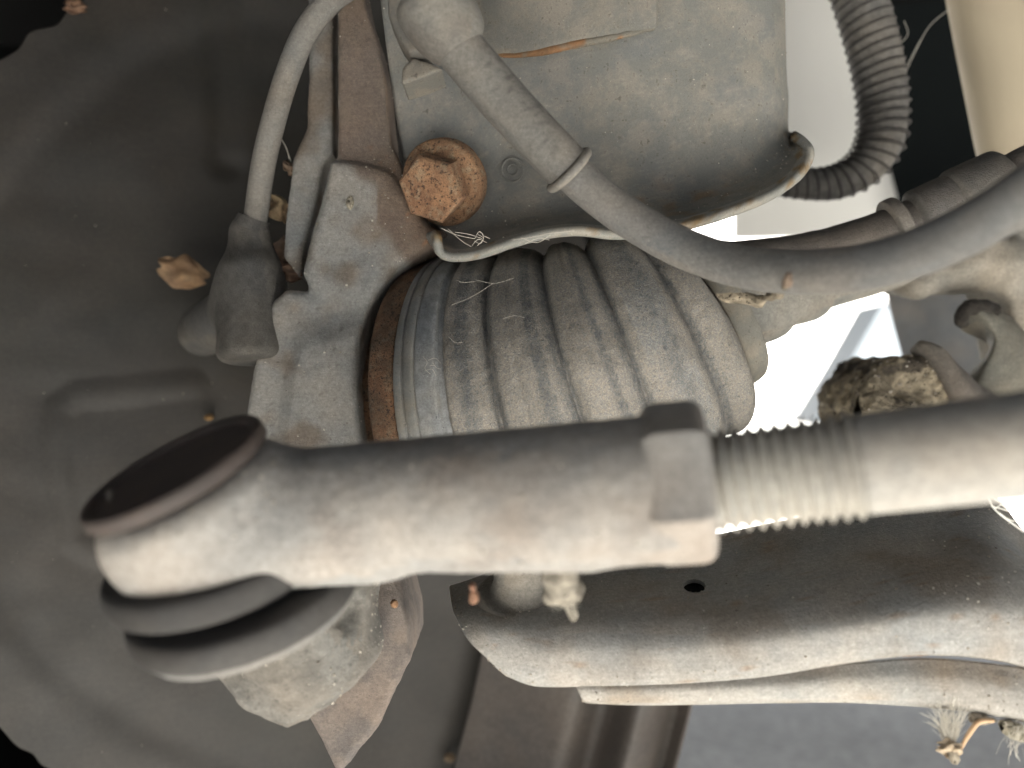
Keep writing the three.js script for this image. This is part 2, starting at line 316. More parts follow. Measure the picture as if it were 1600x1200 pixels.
// ------------------------------------------------------------------ the setting
{
  const g = new THREE.PlaneGeometry(80, 80); g.rotateX(-Math.PI / 2); const p = g.attributes.position, uv = g.attributes.uv; for (let i = 0; i < 4; i++) uv.setXY(i, p.getX(i), p.getZ(i));
  const o = new THREE.Mesh(g, M.floor); o.name = 'ground'; o.receiveShadow = true; o.userData = { kind: 'structure', label: 'pale concrete ground under the car' }; scene.add(o);
}
{ // sunlit wall across the yard, seen blown out through the gaps
  const g = new THREE.BoxGeometry(40, 3, 0.2); g.translate(4, 1.5, -12);
  single('yard_wall', finish(g, [0.8, 0.78, 0.74]), M.rod, 'bright white wall far behind the suspension, seen through the gap', 'wall');
}
{ // something pale blue-grey standing in the sun far behind
  const g = new THREE.ExtrudeGeometry(new THREE.Shape([[2.35, 0], [3.4, 0], [3.4, 1.0], [2.92, 0.96], [2.66, 0.5]].map(([x, y]) => new THREE.Vector2(x, y))), { depth: 0.5, bevelEnabled: true, bevelSize: 0.02, bevelThickness: 0.02, bevelSegments: 2 }); g.translate(0, 0, -6.4);
  single('yard_box', finish(g, [0.055, 0.065, 0.072]), M.smooth, 'blurred pale blue-grey box in the sun, seen through the gap behind the boot', 'box');
}
{ // the underside of the car above the suspension (out of frame): it shades everything in view
  const t = thing('car_underbody', 'dark car underbody and wheel house above the suspension', 'car body', vec(0, 0.62, -0.4));
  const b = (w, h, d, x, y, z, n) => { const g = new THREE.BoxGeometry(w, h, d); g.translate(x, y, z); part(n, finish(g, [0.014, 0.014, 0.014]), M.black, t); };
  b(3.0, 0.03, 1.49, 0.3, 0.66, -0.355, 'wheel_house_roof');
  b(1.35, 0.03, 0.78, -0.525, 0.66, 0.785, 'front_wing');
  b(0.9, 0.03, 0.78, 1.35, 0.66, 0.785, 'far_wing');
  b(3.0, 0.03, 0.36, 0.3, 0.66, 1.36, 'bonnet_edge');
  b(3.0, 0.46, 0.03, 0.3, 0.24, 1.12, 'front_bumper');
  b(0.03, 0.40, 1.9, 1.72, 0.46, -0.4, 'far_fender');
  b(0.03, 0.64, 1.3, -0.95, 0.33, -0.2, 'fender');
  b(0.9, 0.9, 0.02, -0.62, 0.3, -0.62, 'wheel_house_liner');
}

// ------------------------------------------------------------------ colours (linear)
const C = {
  shield: [0.042, 0.0365, 0.0305], shield2: [0.049, 0.0425, 0.0355],
  iron: [0.42, 0.405, 0.375], ironDark: [0.19, 0.175, 0.16], brown: [0.24, 0.185, 0.15],
  steel: [0.27, 0.28, 0.28], dust: [0.40, 0.375, 0.33], rod: [0.47, 0.43, 0.385],
  arm: [0.45, 0.435, 0.405], armPale: [0.50, 0.482, 0.45], hose: [0.26, 0.25, 0.235],
  boot: [0.38, 0.355, 0.315], bootClean: [0.105, 0.125, 0.145], bootGrey: [0.36, 0.365, 0.36],
};

// ------------------------------------------------------------------ dust shield behind everything on the left
const NS = vec(0.42, 0.04, 0.9).normalize(), CS = V(503, 620, 0.335);
const planeD = (c, n) => { const k = n.dot(c.clone().sub(EYE)); return (px, py) => k / (n.x * (px - 800) / F - n.y * (py - 600) / F - n.z); };
const shieldD = planeD(CS, NS);
{
  const seg = (px, py, a, b, w) => { const dx = b[0] - a[0], dy = b[1] - a[1], t = clamp(((px - a[0]) * dx + (py - a[1]) * dy) / (dx * dx + dy * dy)); const q = Math.hypot(px - a[0] - dx * t, py - a[1] - dy * t) / w; return q < 1 ? (1 - q * q) ** 2 : 0; };
  const ridge = [[300, 600], [200, 612], [120, 618], [90, 640], [85, 700], [100, 790], [112, 845], [150, 865], [230, 872]];
  const relief = (x, y) => {
    let r = 0; for (let i = 0; i < ridge.length - 1; i++) r = Math.max(r, seg(x, y, ridge[i], ridge[i + 1], 30));
    let q = -0.0008 * r;                                                // embossed outline stands towards the eye
    const rad = Math.hypot(x - 503, y - 620);
    q += 0.0008 * Math.exp(-(((rad - 585) / 34) ** 2)) - 0.0007 * Math.exp(-(((rad - 640) / 40) ** 2)); // stepped rim
    q += 0.0022 * seg(x, y, [346, -80], [352, 250], 40) - 0.0016 * seg(x, y, [395, -60], [380, 230], 44);
    q += -0.0016 * Math.exp(-(((x - 215) / 70) ** 2 + ((y - 250) / 90) ** 2));
    q += 0.003 * sst(470, 620, x) * sst(820, 980, y) + 0.0022 * fb(x * 0.004, y * 0.004, 0.3, 1);
    return q;
  };
  const t = thing('dust_shield', 'large dark dusty brake dust shield filling the left side behind the knuckle', 'dust shield', [503, 900, 0.34]);
  const out = [[-160, 330], [-120, 240], [-60, 160], [-4, 100], [30, 78], [48, 52], [90, 40], [108, 18], [132, 0], [210, -90], [400, -120], [640, -110], [850, -60], [940, 250], [985, 380], [960, 520], [890, 700], [872, 960], [836, 1056], [806, 1078], [798, 1100], [775, 1118], [766, 1142], [740, 1165], [712, 1192], [640, 1262], [460, 1320], [260, 1312], [130, 1248], [82, 1202], [64, 1192], [52, 1176], [30, 1166], [4, 1138], [-80, 1040], [-140, 900], [-170, 700]];
  part('plate', finish(starPlate([330, 600], out, shieldD, 0.0016, 150, 900, true, relief), (x, y, z) => {
    const px = PX(x, z), py = PY(y, z); let c = mixc(C.shield, C.shield2, sst(-0.25, 0.35, fb(x, y, z, 26)));
    c = mixc(c, [0.039, 0.036, 0.028], 0.5 * sst(0.0, 0.4, fb(x + 3, y, z, 14)));
    
    return c;
  }), M.shield, t);
}
{ // wheel behind the shield: only its corners show past the shield
  const n = NS.clone(), c = CS.clone().addScaledVector(n, -0.085).add(vec(-0.085, 0, 0.04)), t = thing('wheel', 'black wheel rim and tyre showing past the edge of the dust shield', 'wheel', c);
  part('tyre', finish(turned(c.clone().addScaledVector(n, -0.09), n, roundProf([[0, 0.232], [0.02, 0.275], [0.06, 0.305], [0.12, 0.308], [0.165, 0.285], [0.175, 0.245], [0.16, 0.228]]), 128), [0.012, 0.012, 0.012]), M.black, t);
  const rim = part('rim', finish(turned(c.clone().addScaledVector(n, -0.10), n, [[0, 0.23], [0.02, 0.222], [0.16, 0.222], [0.172, 0.231], [0.174, 0.227], [0.163, 0.217], [0.02, 0.212], [0, 0.22]], 128), [0.015, 0.015, 0.015]), M.black, t);
  const up = vec(0, 1, 0).addScaledVector(n, -n.y).normalize(), rt = up.clone().cross(n).normalize();
  for (const a of [140, 215, 287, 0, 72]) { const r = a * Math.PI / 180, e = up.clone().multiplyScalar(Math.sin(r)).addScaledVector(rt, Math.cos(r)), o = c.clone().addScaledVector(n, -0.03);
    part('spoke', finish(sweep([o.clone().addScaledVector(e, 0.04), o.clone().addScaledVector(e, 0.13), o.clone().addScaledVector(e, 0.216)], [0.03, 0.032, a === 140 ? 0.07 : 0.028], { seg: 12, rad: 16 }), [0.015, 0.015, 0.015]), M.black, t); }
}

// ------------------------------------------------------------------ steering knuckle
{
  const d0 = 0.236, z0 = -d0;
  const body = poly2([[515, 246], [560, 250], [606, 262], [640, 300], [668, 352], [698, 364], [655, 393], [618, 418], [594, 444], [573, 482], [560, 530], [555, 590], [558, 650], [566, 720], [592, 810], [600, 900], [470, 900], [446, 780], [440, 690], [446, 620], [462, 545], [480, 486], [486, 470], [488, 462], [470, 425], [480, 380], [498, 318]], d0);
  const face = poly2([[527, -50], [560, -50], [572, 10], [590, 60], [602, 120], [607, 180], [612, 225], [640, 290], [668, 352], [700, 364], [640, 402], [560, 330], [527, 248]], d0 + 0.004);
  const fin = poly2([[486, -50], [524, -50], [524, 245], [510, 262], [496, 330], [480, 385], [474, 440], [448, 404], [452, 340], [464, 252], [484, 206], [487, 120]], d0 + 0.016);
  const fBody = extr(body, z0 - 0.024, z0, 0.0035), fFace = extr(face, z0 - 0.022, z0 - 0.0035, 0.0018), fFin = extr(fin, z0 - 0.034, z0 - 0.011, 0.002);
  const left = poly2([[470, 455], [510, 470], [500, 640], [500, 905], [400, 905], [372, 780], [376, 680], [392, 590], [404, 520], [424, 470], [446, 452]], d0 + 0.003), fLeft = extr(left, z0 - 0.022, z0 - 0.0024, 0.003);
  const ledge = caps(V(486, 468, 0.236), V(536, 460, 0.2345), 0.0022, 0.0018), dent = caps(V(500, 492, 0.2335), V(545, 486, 0.232), 0.006, 0.005);
  const hub = cyl(V(560, 600, 0.262), V(430, 600, 0.31), 0.05, 0.055, 0.006), hubHole = cyl(V(760, 600, 0.205), V(520, 597, 0.30), 0.044, 0.054, 0.001);
  const f = (x, y, z) => {
    let a = smin(fBody(x, y, z), fFace(x, y, z), 0.002); a = Math.min(a, fFin(x, y, z));
    a = smin(a, fLeft(x, y, z), 0.0045); a = smin(a, ledge(x, y, z), 0.0015); a = smax(a, -dent(x, y, z), 0.006);
    return a;
  };
  const lo = V(420, 930, 0.29), hi = V(715, -60, 0.225); lo.x = V(330, 0, 0.29).x; lo.z = -0.30; hi.z = -0.226;
  hi.y = Math.max(V(0, -50, 0.25).y, hi.y) + 0.004; lo.y = V(0, 905, 0.236).y - 0.004; hi.x = V(715, 0, 0.24).x;
  const g = nets(f, lo, hi, 0.001);
  const t = thing('steering_knuckle', 'grey and rust-brown cast steering knuckle curving round the rubber boot', 'steering knuckle', [540, 880, 0.25]);
  part('casting', finish(g, (x, y, z) => {
    const px = PX(x, z), py = PY(y, z); let c = mixc(C.iron, [0.365, 0.358, 0.34], sst(-0.1, 0.3, fb(x, y, z, 40)));
    c = mixc(c, [0.29, 0.235, 0.185], 0.9 * sst(-0.02, 0.3, fb(x, y + 2, z, 55)));
    const edge = 9 * fb(x, y, z, 120), inFace = sst(-6, 8, px - 524 + edge) * (1 - sst(-10, 14, py - (250 + (px - 527) * 0.62) + edge * 2 - (px > 590 ? 60 + (px - 590) * 0.6 : 0)));
    c = mixc(c, mixc(C.brown, [0.26, 0.20, 0.155], sst(-0.2, 0.3, fb(x, y, z, 90))), clamp(inFace));
    if (py > 225 && px > 560) { const q = sst(10, -20, Math.abs(px - (585 + (py - 225) * 0.62)) - 26 + edge) * sst(215, 250, py); c = mixc(c, [0.24, 0.175, 0.13], q * 0.9); const o = fb(x, y, z, 260); if (o > 0.22) c = mixc(c, [0.34, 0.17, 0.09], q * sst(0.22, 0.4, o)); }
    const sp = n3(x, y, z, 600); if (sp > 0.5) c = mixc(c, [0.12, 0.1, 0.085], 0.5 * sst(0.5, 0.7, sp));
    return c;
  }, (x, y, z) => 0.00025 * fb(x, y, z, 300) + 0.0004 * fb(x, y, z, 70)), M.cast, t);

  // steering arm under the track rod ball joint: rough dusty casting
  const dA = 0.192, ax = vec(0.42, -0.86, -0.12).normalize();
  const eye = V(480, 985, 0.202), arm = cyl(eye.clone().addScaledVector(ax, -0.011), eye.clone().addScaledVector(ax, 0.0145), 0.0215, 0.016, 0.003);
  const bot = poly2([[318, 1046], [350, 1080], [372, 1112], [408, 1128], [445, 1143], [478, 1130], [512, 1106], [545, 1075], [556, 1040], [560, 1000], [578, 930], [578, 880], [520, 870], [440, 960]], dA);
  const fb2 = extr(bot, -dA - 0.02, -dA, 0.003);
  const root = poly2([[560, 872], [604, 880], [622, 925], [638, 985], [640, 1036], [616, 1082], [590, 1140], [528, 1214], [500, 1160], [470, 1110], [500, 1000]], 0.214);
  const fr = extr(root, -0.25, -0.214, 0.002);
  const plug = caps(V(540, 966, 0.1885), V(552, 954, 0.190), 0.0022, 0.0016);
  const l2 = V(300, 1230, 0.24), h2 = V(660, 850, 0.155); 
  const g2 = nets((x, y, z) => smax(smin(fb2(x, y, z), smin(arm(x, y, z), 9, 0.004), 0.004), -plug(x, y, z), 0.004), vec(V(290, 0, 0.2).x, V(0, 1170, 0.195).y, -0.225), vec(V(600, 0, 0.19).x, V(0, 850, 0.19).y, -0.174), 0.0008);
  part('steering_arm', finish(g2, (x, y, z) => { let c = mixc([0.26, 0.24, 0.21], [0.20, 0.185, 0.162], sst(-0.2, 0.3, fb(x, y, z, 120))); c = mixc(c, [0.32, 0.30, 0.265], 0.7 * sst(0.05, 0.4, fb(x, y, z + 4, 70))); const q = n3(x, y, z, 800) + 0.5 * n3(x, y, z, 300); if (q > 0.55) c = mixc(c, [0.15, 0.14, 0.125], sst(0.55, 0.75, q)); return c; }, (x, y, z) => 0.0005 * fb(x, y, z, 150) + 0.00025 * n3(x, y, z, 520)), M.cast, t, 'rough dusty steering arm under the ball joint');
  const g3 = nets(fr, vec(V(455, 0, 0.22).x, V(0, 1232, 0.216).y, -0.256), vec(V(655, 0, 0.216).x, V(0, 860, 0.21).y, -0.208), 0.001);
  part('arm_root', finish(g3, blotch([0.26, 0.215, 0.185], [0.19, 0.165, 0.15], 110), (x, y, z) => 0.0007 * fb(x * 1.6 + y * 0.8, y * 0.5, z, 130)), M.cast, t, 'brown faceted root of the steering arm');
}

// ------------------------------------------------------------------ wheel speed sensor and its cable
{
  const t = thing('speed_sensor', 'grey wheel speed sensor with a thin cable beside the steering knuckle', 'sensor', [390, 560, 0.262]);
  const a = caps(V(390, 366, 0.25), V(396, 440, 0.252), 0.0066, 0.0085), b = cyl(V(390, 408, 0.247), V(396, 566, 0.243), 0.0086, 0.0116, 0.004), c = caps(V(385, 486, 0.258), V(318, 518, 0.292), 0.0115, 0.0095);
  part('body', finish(nets((x, y, z) => smin(smin(a(x, y, z), b(x, y, z), 0.009), c(x, y, z), 0.011), vec(V(270, 0, 0.3).x, V(0, 600, 0.262).y, -0.31), vec(V(465, 0, 0.24).x, V(0, 335, 0.25).y, -0.228), 0.0009), blotch([0.15, 0.14, 0.126], [0.11, 0.102, 0.092], 70)), M.rubber, t);
  part('collar', finish(sweep([[397, 340, 0.2485], [392, 356, 0.249], [389, 372, 0.25]], [0.0052, 0.0056, 0.0054], { seg: 10 }), [0.10, 0.095, 0.09]), M.rubber, t);
  part('cable', finish(sweep([[640, -60, 0.232], [580, -40, 0.23], [520, -2, 0.23], [478, 50, 0.232], [450, 115, 0.235], [430, 180, 0.238], [412, 255, 0.243], [398, 350, 0.248]], [0.0037, 0.0037, 0.0037, 0.0037, 0.0038, 0.0038], { seg: 140 }), blotch([0.28, 0.262, 0.235], [0.23, 0.214, 0.19], 60)), M.hose, t);
}

// ------------------------------------------------------------------ strut bracket
{
  const t = thing('strut_bracket', 'blue-grey sheet steel strut bracket with a wavy bottom lip above the boot', 'bracket', [950, 380, 0.235]);
  // columns from left to right, each from the top edge down the face, round the fold and out along the lip
  const col = (x0, x1, d, root, lip, xl, dl0, dl = d - (d - dl0) * 0.75) => [[x0, -50, d - 0.012], [mix(x0, x1, 0.3), 60, d - 0.008], [mix(x0, x1, 0.6), Math.min(160, root - 95), d - 0.004], [x1, root - 70, d], [x1, root - 18, d + 0.0012], [mix(x1, xl, 0.25), root + 4, d - 0.001], [mix(x1, xl, 0.65), mix(root, lip, 0.62), (d + dl) / 2], [xl, lip, dl]];
  const rows = [
    col(592, 640, 0.247, 352, 368, 690, 0.228),
    col(602, 690, 0.246, 352, 391, 697, 0.224),
    col(630, 730, 0.245, 350, 391, 740, 0.220),
    col(690, 790, 0.243, 340, 371, 800, 0.217),
    col(740, 840, 0.241, 332, 357, 852, 0.215),
    col(790, 890, 0.239, 326, 352, 905, 0.213),
    col(850, 950, 0.237, 322, 358, 962, 0.212),
    col(920, 1010, 0.236, 318, 353, 1018, 0.212),
    col(1000, 1070, 0.236, 308, 341, 1080, 0.213),
    col(1080, 1130, 0.237, 290, 322, 1142, 0.215),
    col(1150, 1180, 0.239, 268, 298, 1200, 0.218),
    col(1200, 1214, 0.243, 246, 268, 1243, 0.222),
    col(1216, 1226, 0.248, 230, 244, 1258, 0.228),
    col(1226, 1232, 0.255, 220, 229, 1248, 0.236),
    col(1222, 1226, 0.266, 214, 219, 1234, 0.244),
  ];
  const lipPts = curve(rows.map((r) => P3(r[7]))).getPoints(300);
  const lipDist = (x, y, z) => { let d = 1; for (const q of lipPts) d = Math.min(d, Math.hypot(x - q.x, y - q.y, z - q.z)); return d; };
  const lipFace = (x, y, z) => { const c = face(x, y, z), e = lipDist(x, y, z) + 0.0005 * fb(x, y, z, 240); return mixc(c, mixc([0.50, 0.48, 0.44], [0.40, 0.27, 0.14], sst(0.1, 0.3, fb(x, y, z, 190))), sst(0.0034, 0.0024, e)); };
  const face = (x, y, z) => {
    let c = mixc([0.315, 0.31, 0.30], [0.34, 0.325, 0.295], 0.8 * sst(-0.05, 0.3, fb(x, y, z, 60) + 0.25 * sst(780, 1000, PX(x, z))));
    c = mixc(c, [0.28, 0.266, 0.243], 0.6 * sst(0, 0.4, fb(x, y, z + 5, 24)));
    const w = Math.abs(n3(x, y, z, 420)); if (w < 0.05 && fb(x, y, z, 70) > 0) c = mixc(c, [0.42, 0.40, 0.365], 0.45);
    const o = fb(x, y, z + 7, 170), px = PX(x, z), py = PY(y, z);
    const near = Math.max(sst(60, 0, Math.abs(py - 318)) * sst(140, 20, Math.abs(px - 1095)), sst(70, 10, Math.hypot(px - 790, py - 175)), sst(40, 5, Math.hypot(px - 1000, py - 330)));
    if (o > 0.05) c = mixc(c, [0.36, 0.23, 0.12], near * sst(0.05, 0.3, o) * 0.7);
    return c;
  };
  part('mounting_plate', finish(sheet(rows, 0.0032, 90, 160, (p) => { p.z += 0.0006 * fb(p.x, p.y, 0.2, 45); }), lipFace), M.plate, t);
  // second plate welded on at the top
  const up = [[[735, -60, 0.2285], [742, 30, 0.2305], [752, 76, 0.2322], [757, 84, 0.2335]], [[840, -60, 0.2215], [840, 10, 0.2235], [842, 66, 0.2260], [842, 77, 0.2270]], [[940, -60, 0.2185], [940, -10, 0.2205], [940, 48, 0.2235], [940, 58, 0.2245]], [[1024, -60, 0.2185], [1024, -20, 0.2205], [1024, 30, 0.2230], [1024, 42, 0.2240]]];
  part('reinforcement_plate', finish(sheet(up, 0.0016, 40, 50), blotch([0.29, 0.275, 0.245], [0.33, 0.31, 0.28], 50)), M.plate, t);
  part('weld_bead', finish(sweep([[764, 84, 0.2342], [800, 86, 0.2312], [842, 81, 0.2282], [890, 71, 0.2262], [940, 62, 0.2252], [985, 52, 0.2249], [1022, 44, 0.2249]], [0.0007, 0.0009, 0.0013, 0.0012, 0.001, 0.0006], { seg: 160, rad: 14 }), (x, y, z) => mixc([0.30, 0.27, 0.225], [0.36, 0.19, 0.09], sst(-0.05, 0.2, fb(x, y, z, 120))), (x, y, z) => 0.0003 * fb(x, y, z, 300)), M.plate, t, 'rust-streaked weld under the upper plate');
  const nrm = vec(-0.25, -0.3, 0.9).normalize(), o = V(801, 265, 0.2415);
  for (const [r, w] of [[0.0036, 0.00035], [0.0017, 0.0003]]) { const g = new THREE.TorusGeometry(r, w, 8, 40); g.applyQuaternion(new THREE.Quaternion().setFromUnitVectors(vec(0, 0, 1), nrm)).translate(o.x, o.y, o.z); part('stamped_ring', finish(g, face), M.plate, t); }
}

// ------------------------------------------------------------------ rusty hexagon bolt
{
  const ax = vec(-0.30, -0.42, 0.86).normalize(), o = V(692, 286, 0.2375), t = thing('hexagon_bolt', 'rusty orange hexagon flange bolt holding the strut bracket to the knuckle', 'bolt', [692, 355, 0.235]);
  part('flange', finish(turned(o, ax, roundProf([[-0.004, 0.0132], [0.0005, 0.0134], [0.0014, 0.0130], [0.0024, 0.0112], [0.0030, 0.0100], [0.0031, 0]], 8), 72), [0.72, 0.85, 0.93], (x, y, z) => 0.0003 * fb(x, y, z, 260)), M.rust, t);
  const up = V(659, 250, 0.225).sub(V(668, 300, 0.225)).normalize();
  const hex = prism(o.clone().addScaledVector(ax, 0.0028), ax, 6, 0.0105, 0.0083, 0.0015, Math.PI / 2, up.addScaledVector(ax, -up.dot(ax)).normalize());
  part('hexagon_head', finish(hex, (x, y, z) => mixc([0.86, 0.96, 1.03], [0.70, 0.83, 0.92], sst(0, 0.3, fb(x, y, z, 150)))), M.rust, t);
}

// ------------------------------------------------------------------ drive shaft with its rubber boot (the axis bends at the joint)
{
  const t = thing('drive_shaft', 'drive shaft end with dusty ribbed rubber boot and rusty joint housing', 'drive shaft', V(900, 880, 0.262));
  const A = V(730, 620, 0.27), S1 = 0.084, path = [];
  const dirAt = (k) => { const th = 0.081 + 0.415 * k, ph = 0.379 - 0.380 * k; return vec(Math.cos(th) * Math.cos(ph), Math.sin(th), Math.cos(th) * Math.sin(ph)); };
  const at = (s) => { const p = A.clone(), n = 40; let k = 0; if (s < 0) return p.addScaledVector(dirAt(0), s); for (let i = 0; i < n; i++) { const q = (i + 0.5) / n * s / S1; p.addScaledVector(dirAt(clamp(q, 0, 1)), s / n); } return p; };
  const bend = (prof, seg = 180, wob) => {
    const pos = [], idx = [], n = prof.length, cen = prof.map(([s]) => at(s)), dir = prof.map(([s]) => dirAt(clamp(s / S1, 0, 1)));
    for (let i = 0; i < n; i++) { const u = dir[i], e1 = vec(0, 1, 0).addScaledVector(u, -u.y).normalize(), e2 = u.clone().cross(e1);
      for (let j = 0; j < seg; j++) { const a = j / seg * 2 * Math.PI, r = prof[i][1] + (wob ? wob(prof[i][0], a) : 0), p = cen[i].clone().addScaledVector(e1, Math.cos(a) * r).addScaledVector(e2, Math.sin(a) * r); pos.push(p.x, p.y, p.z); } }
    for (let i = 0; i < n - 1; i++) for (let j = 0; j < seg; j++) { const a = i * seg + j, b = i * seg + (j + 1) % seg; idx.push(a, a + seg, b, b, a + seg, b + seg); }
    return geo(pos, idx);
  };
  const mm = (l) => l.map(([s, r]) => [s / 1000, r / 1000]);
  const bp = mm([[12.3, 46.6], [13.2, 48.0], [15.6, 48.7], [18.8, 48.5], [21.4, 47.8], [23.2, 46.2], [24.2, 44.4], [25, 45.4], [26.4, 46.9], [29.6, 47.4], [31, 47.0], [32.4, 47.2], [36, 46.4], [39.3, 44.9], [41.2, 43.2], [42, 41.9], [42.9, 42.8], [45, 44.7], [48, 45.2], [49.6, 44.7], [51, 44.8], [53.4, 43.6], [56, 41.6], [57.2, 40.2], [57.9, 39.2], [58.8, 40.2], [61, 41.9], [65, 42.4], [69, 41.2], [72, 39.2], [73.8, 37.1], [74.7, 35.8], [75.6, 36.3], [78, 37.4], [81, 37.0], [83.4, 35.0], [85.2, 31], [86.6, 26], [88, 24], [93, 23.4]]);
  const prof = roundProf(bp, 5), wob = (s, a) => 0.0008 * Math.sin(a * 3 + s * 90) * sst(0.01, 0.05, s) + 0.0004 * fb(Math.cos(a), Math.sin(a), s * 40, 2.2);
  const cs = prof.map(([s]) => at(s)), sOf = (x, y, z) => { let b = 1e9, k = 0; for (let i = 0; i < cs.length; i += 2) { const d = dirAt(clamp(prof[i][0] / S1, 0, 1)), q = Math.abs((x - cs[i].x) * d.x + (y - cs[i].y) * d.y + (z - cs[i].z) * d.z); if (q < b) { b = q; k = i; } } return prof[k][0] * 1000; };
  part('rubber_boot', finish(bend(prof, 300, wob), (x, y, z) => {
    const s = sOf(x, y, z) + 0.6 * fb(x, y, z, 60), g = n3(x, y, z, 900) * 0.5 + n3(x, y, z, 420) * 0.6, big = fb(x, y, z, 45);
    let clean = 0;
    for (const [c, w] of [[18, 2.2], [24.8, 1.4], [36.8, 1.6], [41.5, 1.5], [52, 1.2], [57.6, 1.6], [67.5, 2.6], [74.8, 1.4]]) clean = Math.max(clean, sst(1.5, 0.45, Math.abs(s - c) / w));
    let c = mixc(C.boot, [0.45, 0.42, 0.375], sst(-0.2, 0.3, big));
    c = mixc(c, C.bootClean, clamp(clean * (0.5 + 0.6 * g) + 0.25 * sst(0.35, 0.6, g)));
    if (s < 10.5) c = mixc(C.bootGrey, C.boot, sst(0.05, 0.5, big + 0.4 * g + (s - 8) * 0.08));
    if (s > 61 && s < 72) c = mixc(c, [0.40, 0.405, 0.395], 0.65 * sst(0.3, -0.2, big + g * 0.3));
    if (g > 0.38) c = mixc(c, [0.52, 0.47, 0.39], 0.5);
    return c;
  }, (x, y, z) => 0.00018 * n3(x, y, z, 700) + 0.00018 * n3(x, y, z, 330)), M.boot, t);
  part('boot_collar', finish(bend(roundProf(mm([[5, 48], [5.2, 49.2], [8, 49.6], [10.4, 49.2], [11.4, 47.2], [12.4, 46.6]]), 5), 200), (x, y, z) => mixc([0.37, 0.375, 0.37], [0.32, 0.295, 0.25], sst(0.0, 0.5, fb(x, y, z, 70)))), M.rubber, t);
  part('large_clamp', finish(bend(roundProf(mm([[-0.6, 48], [-0.5, 49.9], [1.6, 50.2], [1.9, 49.7], [2.2, 49.7], [2.5, 50.3], [4.9, 50.3], [5.3, 48]]), 5), 200), blotch([0.30, 0.30, 0.295], [0.25, 0.235, 0.21], 60)), M.plate, t, 'flat grey clamp band at the wide end of the boot');
  part('joint_housing', finish(bend(roundProf(mm([[-40, 30], [-26, 33], [-13, 36], [-11.5, 40], [-10.6, 47.2], [-10, 48.4], [-1.6, 48.9], [-0.5, 47.6]]), 5), 200), (x, y, z) => mixc([0.34, 0.43, 0.50], [0.52, 0.57, 0.60], sst(-0.2, 0.3, fb(x, y, z, 140)))), M.rust, t, 'rusty outer joint housing');
  part('small_clamp', finish(bend(roundProf(mm([[87.5, 23], [87.8, 25.2], [95, 24.6], [95.4, 22]]), 5), 120), blotch([0.36, 0.335, 0.29], [0.28, 0.26, 0.225], 90), (x, y, z) => 0.0004 * fb(x, y, z, 200)), M.plate, t);
  for (let k = 0; k < 4; k++) { const s = 0.0885 + k * 0.0018, u = dirAt(1), e1 = vec(0, 1, 0).addScaledVector(u, -u.y).normalize(), e2 = u.clone().cross(e1), a = (k < 2 ? 1.02 : 0.86) - k * 0.20; const p = at(0.0915).addScaledVector(e1, Math.cos(a) * 0.0249).addScaledVector(e2, Math.sin(a) * 0.0249); if (e2.z < 0) p.copy(at(0.0915).addScaledVector(e1, Math.cos(a) * 0.0249).addScaledVector(e2, -Math.sin(a) * 0.0249));
    part('clamp_tooth', finish(sweep([p.clone().addScaledVector(u, -0.0018), p, p.clone().addScaledVector(u, 0.0018)], [0.0004, 0.0005, 0.0004], { seg: 6, rad: 8 }), [0.06, 0.055, 0.05]), M.plate, t); }
  const sa = V(1112, 486, 0.2565), su = V(1450, 386, 0.292).sub(sa);
  part('shaft', finish(turned(sa, su, roundProf(mm([[-4, 15], [4, 15.6], [24, 15.4], [25, 13.6], [42, 13.4], [43, 12], [70, 11.6], [130, 11.6]]), 5), 64), blotch([0.40, 0.375, 0.325], [0.36, 0.335, 0.29], 40)), M.rod, t);
}

